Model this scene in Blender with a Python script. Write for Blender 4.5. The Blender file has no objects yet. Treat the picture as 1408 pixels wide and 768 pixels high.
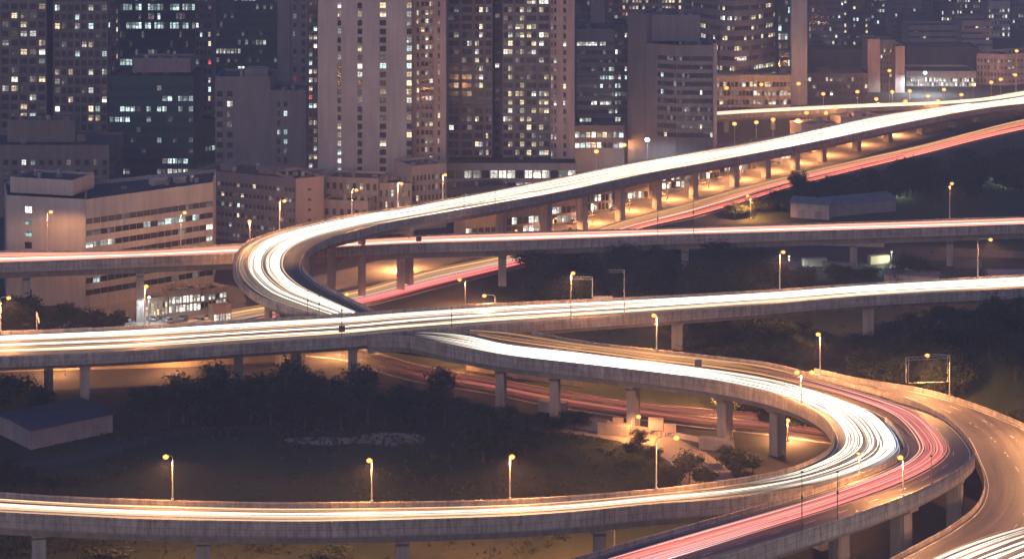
import bpy, math, random
from mathutils import Vector
R = random.Random(7)
S = bpy.context.scene
COL = S.collection

# ------------------------------------------------------------------ camera, sky, sun, exposure
F, YH, H = 3000.0, -290.0, 157.0            # focal length in photo pixels, horizon row, eye height in metres
cam = bpy.data.cameras.new("camera"); camo = bpy.data.objects.new("camera", cam); COL.objects.link(camo)
camo.location = (0, 0, H); camo.rotation_euler = (math.radians(90), 0, 0)
cam.sensor_width = 36; cam.lens = 36 * F / 1408
cam.shift_y = -(384 - YH) / 1408
cam.clip_start = 1; cam.clip_end = 6000
S.camera = camo

SUN_EL, SUN_ROT = math.radians(3.0), math.radians(200)
world = bpy.data.worlds.new("World"); S.world = world; world.use_nodes = True
wn, wl = world.node_tree.nodes, world.node_tree.links
bg = wn["Background"]
sky = wn.new("ShaderNodeTexSky"); sky.sky_type = 'NISHITA'; sky.sun_disc = False
sky.sun_elevation = SUN_EL; sky.sun_rotation = SUN_ROT; sky.air_density = 1.3; sky.dust_density = 1.5; sky.ozone_density = 2.0
tint = wn.new("ShaderNodeMix"); tint.data_type = 'RGBA'; tint.blend_type = 'MULTIPLY'; tint.inputs[0].default_value = 1
tint.inputs[7].default_value = (0.74, 0.86, 1.6, 1)
wl.new(sky.outputs[0], tint.inputs[6]); wl.new(tint.outputs[2], bg.inputs[0])
bg.inputs[1].default_value = 0.135
sl = bpy.data.lights.new("dusk_sun", 'SUN'); slo = bpy.data.objects.new("dusk_sun", sl); COL.objects.link(slo)
sl.energy = 0.24; sl.angle = math.radians(30); sl.color = (1.0, 0.90, 0.92)
slo.rotation_euler = (math.radians(76), 0, math.radians(-18))
S.view_settings.view_transform = 'Standard'; S.view_settings.look = 'None'
S.view_settings.exposure = 0.84; S.view_settings.gamma = 1; S.view_settings.use_curve_mapping = False
S.cycles.use_denoising = True
S.cycles.use_light_tree = True
S.cycles.max_bounces = 5; S.cycles.diffuse_bounces = 2; S.cycles.glossy_bounces = 2; S.cycles.volume_bounces = 0
S.cycles.transparent_max_bounces = 4
S.cycles.sample_clamp_indirect = 4

def at(px, py, z=0.0):
    """world point at height z seen at photo pixel (px, py)"""
    Y = F * (H - z) / (py - YH)
    return Vector(((px - 704) * Y / F, Y, z))
def atY(px, Y, z=0.0): return Vector(((px - 704) * Y / F, Y, z))
def zpx(py, Y): return H - (py - YH) * Y / F

# ------------------------------------------------------------------ materials
MAT = {}
def nodemat(name):
    m = bpy.data.materials.new(name); m.use_nodes = True
    nt = m.node_tree; b = nt.nodes["Principled BSDF"]; MAT[name] = m
    return m, nt.nodes, nt.links, b
def coords(n, l, kind='Object', scale=(1, 1, 1)):
    tc = n.new("ShaderNodeTexCoord"); mp = n.new("ShaderNodeMapping"); mp.inputs['Scale'].default_value = scale
    l.new(tc.outputs[kind], mp.inputs[0]); return mp.outputs[0]
def noise(n, l, vec, scale, detail=4, rough=.6):
    t = n.new("ShaderNodeTexNoise"); t.inputs['Scale'].default_value = scale; t.inputs['Detail'].default_value = detail
    t.inputs['Roughness'].default_value = rough; l.new(vec, t.inputs['Vector']); return t.outputs['Fac']
def ramp(n, l, fac, stops):
    r = n.new("ShaderNodeValToRGB"); el = r.color_ramp.elements
    el[0].position, el[0].color = stops[0][0], (*stops[0][1], 1)
    el[1].position, el[1].color = stops[-1][0], (*stops[-1][1], 1)
    for p, c in stops[1:-1]:
        e = el.new(p); e.color = (*c, 1)
    l.new(fac, r.inputs[0]); return r.outputs[0]
def mix(n, l, fac, a, b, mode='MIX'):
    m = n.new("ShaderNodeMix"); m.data_type = 'RGBA'; m.blend_type = mode
    for s, v in ((m.inputs[0], fac), (m.inputs[6], a), (m.inputs[7], b)):
        if hasattr(v, 'links'): l.new(v, s)
        elif isinstance(v, (int, float)): s.default_value = v
        else: s.default_value = (*v, 1)
    return m.outputs[2]
def plain(name, c, rough=.8, var=.25, scale=.6, metal=0, spec=.3):
    m, n, l, b = nodemat(name)
    f = noise(n, l, coords(n, l), scale)
    lo = tuple(x * (1 - var) for x in c); hi = tuple(min(1, x * (1 + var)) for x in c)
    l.new(ramp(n, l, f, [(.3, lo), (.7, hi)]), b.inputs['Base Color'])
    b.inputs['Roughness'].default_value = rough; b.inputs['Metallic'].default_value = metal
    b.inputs['Specular IOR Level'].default_value = spec
    return m
def wallmat(name, c, var=.12, streak=.25):
    """painted or bare concrete wall with rain streaks and soft patches"""
    m, n, l, b = nodemat(name)
    f = noise(n, l, coords(n, l, 'Object', (.6, .6, .05)), 1.0, 5, .65)
    g = noise(n, l, coords(n, l, 'Object', (.08, .08, .08)), 1.0, 3)
    base = ramp(n, l, g, [(.3, tuple(x * (1 - var) for x in c)), (.7, tuple(x * (1 + var) for x in c))])
    dirt = ramp(n, l, f, [(.35, (1 - streak,) * 3), (.62, (1, 1, 1))])
    l.new(mix(n, l, 1.0, base, dirt, 'MULTIPLY'), b.inputs['Base Color'])
    b.inputs['Roughness'].default_value = .85; b.inputs['Specular IOR Level'].default_value = .2
    return m

def concrete_uv(name, c):
    """cast concrete parapet: panel joints every 3 m, stains running down (UV = metres along, metres up)"""
    m, n, l, b = nodemat(name)
    uv = coords(n, l, 'UV')
    br = n.new("ShaderNodeTexBrick"); br.offset = 0
    br.inputs['Scale'].default_value = 1; br.inputs['Brick Width'].default_value = 3.0; br.inputs['Row Height'].default_value = 1.27
    br.inputs['Mortar Size'].default_value = .05; br.inputs['Mortar Smooth'].default_value = .3
    br.inputs['Color1'].default_value = (1, 1, 1, 1); br.inputs['Color2'].default_value = (.86, .86, .86, 1); br.inputs['Mortar'].default_value = (.42, .42, .42, 1)
    l.new(uv, br.inputs['Vector'])
    s = noise(n, l, coords(n, l, 'UV', (.9, .16, 1)), 1.0, 8, .8)
    p = noise(n, l, coords(n, l, 'UV', (.05, .2, 1)), 1.0, 3)
    col = ramp(n, l, p, [(.3, tuple(x * .75 for x in c)), (.7, tuple(x * 1.2 for x in c))])
    col = mix(n, l, 1.0, col, ramp(n, l, s, [(.36, (.34, .32, .31)), (.60, (1, 1, 1))]), 'MULTIPLY')
    col = mix(n, l, 1.0, col, br.outputs['Color'], 'MULTIPLY')
    l.new(col, b.inputs['Base Color']); b.inputs['Roughness'].default_value = .85
    return m
def asphalt_uv(name, c):
    """asphalt with tyre-polished bands along the lanes (UV = metres across, metres along)"""
    m, n, l, b = nodemat(name)
    w = n.new("ShaderNodeTexWave"); w.wave_type = 'BANDS'; w.bands_direction = 'X'
    w.inputs['Scale'].default_value = .09; w.inputs['Distortion'].default_value = .8; w.inputs['Detail'].default_value = 2; w.inputs['Detail Scale'].default_value = .3
    l.new(coords(n, l, 'UV', (1, .05, 1)), w.inputs['Vector'])
    s = noise(n, l, coords(n, l, 'UV', (1.5, .03, 1)), 1.0, 5, .7)
    p = noise(n, l, coords(n, l, 'UV', (.12, .05, 1)), 1.0, 4)
    col = ramp(n, l, p, [(.3, tuple(x * .75 for x in c)), (.7, tuple(x * 1.3 for x in c))])
    col = mix(n, l, .35, col, ramp(n, l, w.outputs['Fac'], [(.2, (.55, .55, .55)), (.8, (1.2, 1.2, 1.2))]), 'MULTIPLY')
    col = mix(n, l, .8, col, ramp(n, l, s, [(.35, (.6, .6, .6)), (.65, (1.2, 1.2, 1.2))]), 'MULTIPLY')
    l.new(col, b.inputs['Base Color']); b.inputs['Roughness'].default_value = .62
    return m
def glowmat():
    m, n, l, b = nodemat('headlight_streak')
    a = n.new("ShaderNodeAttribute"); a.attribute_name = 'glow'
    em = n.new("ShaderNodeEmission"); l.new(a.outputs['Color'], em.inputs[0]); em.inputs[1].default_value = 1.0
    l.new(em.outputs[0], n['Material Output'].inputs[0]); m.cycles.emission_sampling = 'AUTO'
    return m
def emit(name, c, s, sample='NONE'):
    m, n, l, b = nodemat(name)
    em = n.new("ShaderNodeEmission"); em.inputs[0].default_value = (*c, 1); em.inputs[1].default_value = s
    l.new(em.outputs[0], n['Material Output'].inputs[0]); m.cycles.emission_sampling = sample
    return m
def litwin(name, c, s):
    """a lit room behind glass: brightness differs room by room, blinds and mullions break it up (UV 0..1 on each pane)"""
    m, n, l, b = nodemat(name)
    geo = n.new("ShaderNodeNewGeometry"); oi = n.new("ShaderNodeObjectInfo")
    ad = n.new("ShaderNodeMath"); ad.operation = 'ADD'; l.new(geo.outputs['Random Per Island'], ad.inputs[0]); l.new(oi.outputs['Random'], ad.inputs[1])
    fr = n.new("ShaderNodeMath"); fr.operation = 'FRACT'; l.new(ad.outputs[0], fr.inputs[0])
    br = ramp(n, l, fr.outputs[0], [(0, (.10, .10, .10)), (.45, (.42, .42, .42)), (1, (1.0, 1.0, 1.0))])
    bk = n.new("ShaderNodeTexBrick"); bk.offset = 0; bk.inputs['Scale'].default_value = 1
    bk.inputs['Brick Width'].default_value = .5; bk.inputs['Row Height'].default_value = .62; bk.inputs['Mortar Size'].default_value = .035
    bk.inputs['Color1'].default_value = (1, 1, 1, 1); bk.inputs['Color2'].default_value = (.45, .45, .45, 1); bk.inputs['Mortar'].default_value = (.08, .08, .08, 1)
    l.new(coords(n, l, 'UV'), bk.inputs['Vector'])
    f = noise(n, l, coords(n, l, 'Object', (1.3, 1.3, 1.8)), 1.0, 3)
    col = mix(n, l, 1, mix(n, l, 1, c, br, 'MULTIPLY'), bk.outputs['Color'], 'MULTIPLY')
    col = mix(n, l, .8, col, ramp(n, l, f, [(.35, (.3, .3, .3)), (.6, (1.3, 1.3, 1.3))]), 'MULTIPLY')
    def mth(op, a, v):
        q = n.new("ShaderNodeMath"); q.operation = op
        for sck, x in zip(q.inputs, (a, v)):
            if hasattr(x, 'links'): l.new(x, sck)
            else: sck.default_value = x
        return q.outputs[0]
    sx = n.new("ShaderNodeSeparateXYZ"); l.new(coords(n, l, 'UV'), sx.inputs[0])
    r2 = mth('FRACT', mth('MULTIPLY', fr.outputs[0], 7.31), 0); r3 = mth('FRACT', mth('MULTIPLY', fr.outputs[0], 23.7), 0)
    drawn = mth('MAXIMUM', mth('GREATER_THAN', sx.outputs[0], mth('ADD', mth('MULTIPLY', r2, 1.1), .35)), mth('GREATER_THAN', sx.outputs[1], mth('ADD', mth('MULTIPLY', r3, .9), .4)))
    col = mix(n, l, mth('MULTIPLY', drawn, .8), col, (.03, .03, .03))
    l.new(col, b.inputs['Emission Color']); b.inputs['Emission Strength'].default_value = s
    b.inputs['Base Color'].default_value = (.03, .03, .035, 1); b.inputs['Roughness'].default_value = .15
    m.cycles.emission_sampling = 'NONE'
    return m

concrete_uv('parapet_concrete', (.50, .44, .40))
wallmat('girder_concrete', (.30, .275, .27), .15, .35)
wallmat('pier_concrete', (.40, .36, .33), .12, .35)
asphalt_uv('asphalt', (.115, .10, .095))
asphalt_uv('ground_asphalt', (.075, .068, .064))
plain('marking_white', (.75, .72, .68), .6, .3, .25)
plain('galvanised', (.45, .44, .43), .45, .15, 2, .6)
plain('dark_steel', (.06, .06, .065), .5, .2, 2, .4)
plain('sign_back', (.22, .21, .22), .6, .15, 1)
glowmat()
emit('lamp_sodium', (1.0, .40, .09), 1.9)
emit('lamp_cool', (.75, .92, 1.0), 8)
emit('lamp_green', (.8, 1.0, .75), 2.2)
litwin('win_warm', (1.0, .80, .48), 1.5)
litwin('win_white', (1.0, .97, .86), 1.55)
litwin('win_cool', (.74, 1.0, .95), 1.4)
litwin('win_red', (1.0, .12, .12), 1.2)
litwin('shop_glow', (1.0, .93, .80), 2.5)
litwin('win_dim', (.60, .50, .45), .30)
m = plain('glass_dark', (.035, .04, .05), .12, .3, .15, 0, .5)
m = plain('glass_teal', (.02, .05, .06), .12, .3, .15, 0, .5)
WALLS = dict(panel=(.40, .375, .39), brown=(.18, .16, .165), teal=(.03, .078, .09), beige=(.40, .33, .305), white=(.41, .38, .375),
             slate=(.20, .195, .23), mauve=(.215, .195, .21), pink=(.44, .335, .31), dark=(.11, .10, .12), grey=(.30, .275, .285), ochre=(.45, .36, .27))
for k, c in WALLS.items(): wallmat('wall_' + k, c)
plain('roof_felt', (.07, .065, .075), .9, .3, .2)
plain('roof_metal', (.16, .16, .19), .6, .2, .3)
plain('bark', (.09, .065, .05), .9)
def leafmat(name, a, b_):
    m, n, l, b = nodemat(name)
    g = n.new("ShaderNodeNewGeometry"); oi = n.new("ShaderNodeObjectInfo")
    f = noise(n, l, coords(n, l), .45, 3)
    c1 = ramp(n, l, g.outputs['Random Per Island'], [(0, a), (1, b_)])
    c2 = mix(n, l, .7, c1, ramp(n, l, f, [(.35, (.45, .45, .45)), (.65, (1.35, 1.35, 1.35))]), 'MULTIPLY')
    c3 = mix(n, l, .5, c2, ramp(n, l, oi.outputs['Random'], [(0, (.6, .75, .6)), (1, (1.3, 1.15, 1.0))]), 'MULTIPLY')
    l.new(c3, b.inputs['Base Color']); b.inputs['Roughness'].default_value = .7; b.inputs['Specular IOR Level'].default_value = .15
leafmat('grass_blades', (.040, .048, .024), (.075, .08, .042))
leafmat('leaves', (.026, .036, .020), (.062, .072, .036))
def groundmat(name, stops, scale, extra=None):
    m, n, l, b = nodemat(name)
    f = noise(n, l, coords(n, l), scale, 8, .68)
    g = noise(n, l, coords(n, l), scale * 22, 4, .7)
    c = ramp(n, l, f, stops)
    c = mix(n, l, .6, c, ramp(n, l, g, [(.3, (.55, .55, .55)), (.7, (1.35, 1.35, 1.35))]), 'MULTIPLY')
    l.new(c, b.inputs['Base Color']); b.inputs['Roughness'].default_value = .95; b.inputs['Specular IOR Level'].default_value = .1
groundmat('city_ground', [(.3, (.05, .046, .046)), (.7, (.10, .09, .085))], .03)
groundmat('grass_ground', [(.25, (.034, .042, .022)), (.5, (.055, .064, .032)), (.75, (.10, .088, .056))], .035)
groundmat('bare_earth', [(.3, (.26, .21, .17)), (.7, (.42, .345, .275))], .06)
groundmat('paving', [(.3, (.20, .175, .155)), (.7, (.33, .29, .255))], .08)

# ------------------------------------------------------------------ mesh helpers
class MB:
    def __init__(s): s.v, s.f, s.m, s.uv, s.col = [], [], [], [], []
    def face(s, pts, mi=0, uv=None):
        k = len(s.v); s.v += [tuple(p) for p in pts]; s.f.append(tuple(range(k, k + len(pts)))); s.m.append(mi)
        s.uv += uv if uv else [(0, 0), (1, 0), (1, 1), (0, 1)][:len(pts)] + [(0, 0)] * max(0, len(pts) - 4)
    def hexa(s, b, t, mi=0):
        """b, t: four bottom and four top corners, counter-clockwise from above"""
        s.face([b[3], b[2], b[1], b[0]], mi); s.face(t, mi)
        for i in range(4):
            j = (i + 1) % 4; s.face([b[i], b[j], t[j], t[i]], mi)
    def box(s, c, d, rz=0, mi=0, taper=1.0):
        """c: centre of the bottom face, d: full size"""
        ca, sa = math.cos(rz), math.sin(rz); c = Vector(c)
        def q(x, y, z): return c + Vector((x * ca - y * sa, x * sa + y * ca, z))
        x, y, z = d[0] / 2, d[1] / 2, d[2]; k = taper
        s.hexa([q(-x, -y, 0), q(x, -y, 0), q(x, y, 0), q(-x, y, 0)], [q(-x * k, -y * k, z), q(x * k, -y * k, z), q(x * k, y * k, z), q(-x * k, y * k, z)], mi)
    def tube(s, pts, rad, n=6, mi=0, cap=True, col=None):
        pts = [Vector(p) for p in pts]; rings = []
        for i, p in enumerate(pts):
            d = (pts[min(i + 1, len(pts) - 1)] - pts[max(i - 1, 0)]).normalized()
            a = d.cross(Vector((0, 0, 1)) if abs(d.z) < .95 else Vector((1, 0, 0))).normalized(); b = d.cross(a)
            r = rad[i] if isinstance(rad, (list, tuple)) else rad
            k = len(s.v)
            for j in range(n):
                t = 2 * math.pi * j / n; s.v.append(tuple(p + a * (r * math.cos(t)) + b * (r * math.sin(t))))
                if col: s.col.append(col[i])
            rings.append(k)
        for a, b in zip(rings, rings[1:]):
            for j in range(n):
                s.f.append((a + j, a + (j + 1) % n, b + (j + 1) % n, b + j)); s.m.append(mi); s.uv += [(0, 0)] * 4
        if cap:
            for k, rev in ((rings[0], True), (rings[-1], False)):
                q = tuple(range(k, k + n)); s.f.append(q[::-1] if rev else q); s.m.append(mi); s.uv += [(0, 0)] * n
    def ball(s, c, r, n=8, mi=0, squash=1.0):
        c = Vector(c); st = n // 2
        def p(i, j):
            a = math.pi * i / st; b = 2 * math.pi * j / n
            return c + Vector((r * math.sin(a) * math.cos(b), r * math.sin(a) * math.sin(b), r * squash * math.cos(a)))
        for i in range(st):
            for j in range(n):
                if i == 0: s.face([p(0, 0), p(1, j), p(1, j + 1)], mi)
                elif i == st - 1: s.face([p(i, j + 1), p(i, j), p(st, 0)], mi)
                else: s.face([p(i, j), p(i + 1, j), p(i + 1, j + 1), p(i, j + 1)], mi)
    def build(s, name, mats, parent=None, local=None):
        me = bpy.data.meshes.new(name)
        v = s.v if local is None else [(a - local[0], b - local[1], c - local[2]) for a, b, c in s.v]
        me.from_pydata(v, [], s.f)
        for mt in (mats if isinstance(mats, (list, tuple)) else [mats]): me.materials.append(MAT[mt])
        me.polygons.foreach_set('material_index', s.m)
        if len(s.uv) == len(me.loops):
            u = me.uv_layers.new(name='UVMap'); u.data.foreach_set('uv', [x for p in s.uv for x in p])
        if s.col:
            ca = me.color_attributes.new('glow', 'FLOAT_COLOR', 'POINT'); ca.data.foreach_set('color', [x for c in s.col for x in (*c, 1)])
        me.update()
        o = bpy.data.objects.new(name, me); COL.objects.link(o)
        if parent is not None: o.parent = parent
        return o
def empty(name, loc=(0, 0, 0), rz=0):
    o = bpy.data.objects.new(name, None); COL.objects.link(o); o.location = loc; o.rotation_euler = (0, 0, rz); o.empty_display_size = .5
    return o
def tag(o, label=None, cat=None, group=None, kind=None):
    if label: o['label'] = label
    if cat: o['category'] = cat
    if group: o['group'] = group
    if kind: o['kind'] = kind
    return o
def copy_tree(o, parent=None):
    c = o.copy(); COL.objects.link(c)
    if parent is not None: c.parent = parent
    for ch in list(o.children): copy_tree(ch, c)
    return c
ORD = 'first second third fourth fifth sixth seventh eighth ninth tenth eleventh twelfth thirteenth fourteenth fifteenth sixteenth seventeenth eighteenth nineteenth twentieth'.split()
def ordw(i):
    if i < 20: return ORD[i]
    t, u = divmod(i + 1, 10)
    w = 'twenty thirty forty fifty sixty seventy eighty ninety'.split()[t - 2]
    return w[:-1] + 'ieth' if u == 0 else w + '-' + ORD[u - 1]

# ------------------------------------------------------------------ ground
def sheet(name, pts, z, mat, kind='structure'):
    b = MB(); b.face([(p[0], p[1], z) for p in pts]); o = b.build(name, mat); tag(o, kind=kind); return o
sheet('ground', [(-1500, -200), (1500, -200), (1500, 2600), (-1500, 2600)], 0, 'city_ground')
def patch(name, px, z, mat):
    pts = [at(x, y, z) for x, y in px]
    n = len(pts); out = []
    for i in range(n):                                   # smooth closed outline
        p0, p1, p2, p3 = pts[i - 1], pts[i], pts[(i + 1) % n], pts[(i + 2) % n]
        for k in range(5):
            t = k / 5
            out.append(.5 * ((2 * p1) + (p2 - p0) * t + (2 * p0 - 5 * p1 + 4 * p2 - p3) * t * t + (3 * p1 - p0 - 3 * p2 + p3) * t ** 3))
    rp = random.Random(name); fine = []
    for a, b in zip(out, out[1:] + out[:1]):
        for k in range(4):
            p = a.lerp(b, k / 4); fine.append(Vector((p.x + rp.gauss(0, .1 if 'path' in name or 'earth' in name else .35), p.y + rp.gauss(0, .2 if 'path' in name or 'earth' in name else .9), z)))
    return sheet(name, fine, z, mat)
patch('grass', [(-300, 520), (60, 540), (420, 535), (560, 545), (680, 560), (800, 590), (880, 612), (935, 650), (985, 690), (1080, 740), (1200, 900), (700, 1100), (-300, 1000)], .02, 'grass_ground')
patch('field', [(700, 335), (900, 335), (1120, 330), (1500, 320), (1700, 560), (1420, 560), (1280, 540), (1120, 500), (960, 500), (800, 462), (680, 425)], .02, 'grass_ground')
patch('park', [(1000, 292), (1100, 262), (1300, 212), (1500, 170), (1600, 300), (1300, 312), (1050, 312)], .02, 'grass_ground')
patch('earth_patch', [(385, 604), (440, 600), (480, 601), (520, 594), (575, 597), (582, 607), (540, 613), (500, 609), (440, 612)], .05, 'bare_earth')
patch('earth_path', [(735, 592), (790, 596), (850, 606), (900, 622), (930, 645), (950, 690), (1010, 690), (1008, 655), (985, 632), (940, 606), (880, 590), (820, 583), (760, 580)], .05, 'bare_earth')
patch('verge', [(480, 464), (560, 482), (680, 500), (800, 514), (960, 540), (1130, 558), (1130, 573), (960, 559), (780, 535), (680, 517), (560, 495), (480, 477)], .05, 'grass_ground')
patch('path', [(-60, 640), (80, 628), (180, 603), (290, 588), (380, 584), (380, 590), (290, 596), (190, 612), (90, 640), (-60, 654)], .05, 'city_ground')
patch('forecourt', [(130, 395), (320, 392), (330, 440), (290, 465), (60, 470), (110, 430)], .03, 'paving')
sheet('yard', [(at(x, y).x, at(x, y).y) for x, y in ((1030, 338), (1300, 338), (1440, 352), (1460, 388), (1180, 392), (1010, 384))], .05, 'city_ground')
patch('apron', [(-80, 480), (200, 482), (430, 478), (470, 505), (330, 520), (100, 530), (-80, 530)], .05, 'city_ground')

# wooded rise between the main flyover and the outer slip road
hb = MB(); hc = atY(1430, 545); N = 28; RX, RY, HZ = 66, 34, 22
def hz(x, y):
    d = math.hypot(x / RX, y / RY); return HZ * (.5 + .5 * math.cos(math.pi * min(1, d))) - .05
for i in range(N):
    for j in range(N):
        q = [((2 * a / N - 1) * RX, (2 * b / N - 1) * RY) for a, b in ((i, j), (i + 1, j), (i + 1, j + 1), (i, j + 1))]
        hb.face([(hc.x + x, hc.y + y, hz(x, y)) for x, y in q])
tag(hb.build('hill', 'grass_ground'), kind='structure')
def ground_z(x, y):
    dx, dy = x - hc.x, y - hc.y
    return max(0, hz(dx, dy)) if abs(dx) < RX and abs(dy) < RY else 0

# ------------------------------------------------------------------ roads and flyovers
def crom(P, sub):
    out = []; n = len(P)
    for i in range(n - 1):
        p0 = P[i - 1] if i else 2 * P[0] - P[1]; p1, p2 = P[i], P[i + 1]; p3 = P[i + 2] if i + 2 < n else 2 * P[-1] - P[-2]
        for k in range(sub):
            t = k / sub
            out.append(.5 * ((2 * p1) + (p2 - p0) * t + (2 * p0 - 5 * p1 + 4 * p2 - p3) * t * t + (3 * p1 - p0 - 3 * p2 + p3) * t ** 3))
    out.append(P[-1].copy()); return out
PAR = 1.05
class Road:
    """pairs: (left px, left py, right px, right py, deck height); edges are read along the parapet tops"""
    def __init__(s, pairs, top=PAR, step=3.0):
        L = [at(a, b, z + top) - Vector((0, 0, top)) for a, b, c, d, z in pairs]
        Rr = [at(c, d, z + top) - Vector((0, 0, top)) for a, b, c, d, z in pairs]
        L, Rr = crom(L, 24), crom(Rr, 24)
        mid = [(a + b) / 2 for a, b in zip(L, Rr)]
        acc = [0]
        for a, b in zip(mid, mid[1:]): acc.append(acc[-1] + (b - a).length)
        n = max(8, int(acc[-1] / step)); s.L, s.R, s.v = [], [], []; j = 0; s.key = []
        for i in range(n + 1):
            t = acc[-1] * i / n
            while j < len(acc) - 2 and acc[j + 1] < t: j += 1
            f = (t - acc[j]) / max(1e-6, acc[j + 1] - acc[j])
            s.L.append(L[j].lerp(L[j + 1], f)); s.R.append(Rr[j].lerp(Rr[j + 1], f)); s.v.append(t); s.key.append((j + f) / 24)
        s.n = n + 1; s.len = acc[-1]
        s.w = []
        for a, b in zip(s.L, s.R):
            d = b - a; d.z = 0; s.w.append(d.normalized())
    def p(s, i, u, dz=0):
        q = s.L[i].lerp(s.R[i], u); q.z += dz; return q
    def off(s, i, m, dz=0):
        """m metres in from the left edge (negative: from the right edge)"""
        q = (s.L[i] + s.w[i] * m) if m >= 0 else (s.R[i] + s.w[i] * m)
        return Vector((q.x, q.y, q.z + dz))
    def px(s, i):
        q = s.p(i, .5); return 704 + F * q.x / q.y, YH + F * (H - q.z) / q.y
    def near(s, x, y): return min(range(s.n), key=lambda i: (s.px(i)[0] - x) ** 2 + (s.px(i)[1] - y) ** 2)
    def tan(s, i):
        d = s.p(min(i + 1, s.n - 1), .5) - s.p(max(i - 1, 0), .5); return d.normalized()
    def rng(s, k0, k1): return [i for i in range(s.n) if k0 <= s.key[i] <= k1]

def sweep(b, road, idx, prof, closed=True, mi=0):
    """prof: list of (fn(i) -> point); joins successive sections; UV = (along, around)"""
    for i, j in zip(idx, idx[1:]):
        A = [f(i) for f in prof]; B = [f(j) for f in prof]; acc = 0
        m = len(prof)
        for k in range(m if closed else m - 1):
            k2 = (k + 1) % m; h = (A[k2] - A[k]).length
            b.face([A[k], B[k], B[k2], A[k2]], mi, [(road.v[i], acc), (road.v[j], acc), (road.v[j], acc + h), (road.v[i], acc + h)])
            acc += h
    if closed and idx:
        b.face([f(idx[0]) for f in prof][::-1], mi); b.face([f(idx[-1]) for f in prof], mi)
def road_surface(b, road, idx, inset, dz, thick=0):
    for i, j in zip(idx, idx[1:]):
        A = [road.off(i, inset, dz), road.off(i, -inset, dz)]; B = [road.off(j, inset, dz), road.off(j, -inset, dz)]
        wa = (A[1] - A[0]).length; wb = (B[1] - B[0]).length
        b.face([A[0], A[1], B[1], B[0]], 0, [(0, road.v[i]), (wa, road.v[i]), (wb, road.v[j]), (0, road.v[j])])
        if thick:
            t = Vector((0, 0, -thick))
            b.face([A[0] + t, B[0] + t, B[1] + t, A[1] + t], 0)
def markings(road, idx, parent, edges=(1.0, -1.0), dashes=(), z=.02, shift=None):
    for m in edges:
        b = MB(); e = .09
        for i, j in zip(idx, idx[1:]): b.face([road.off(i, m - e, z), road.off(i, m + e, z), road.off(j, m + e, z), road.off(j, m - e, z)])
        b.build('edge_marking', 'marking_white', parent, shift)
    for u in dashes:
        b = MB(); k = 0
        while k < len(idx) - 1:
            i, j = idx[k], idx[k + 1]; w = road.w[i] * .08
            b.face([road.p(i, u, z) - w, road.p(i, u, z) + w, road.p(j, u, z) + w, road.p(j, u, z) - w]); k += 3
        b.build('lane_marking', 'marking_white', parent, shift)

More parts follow.
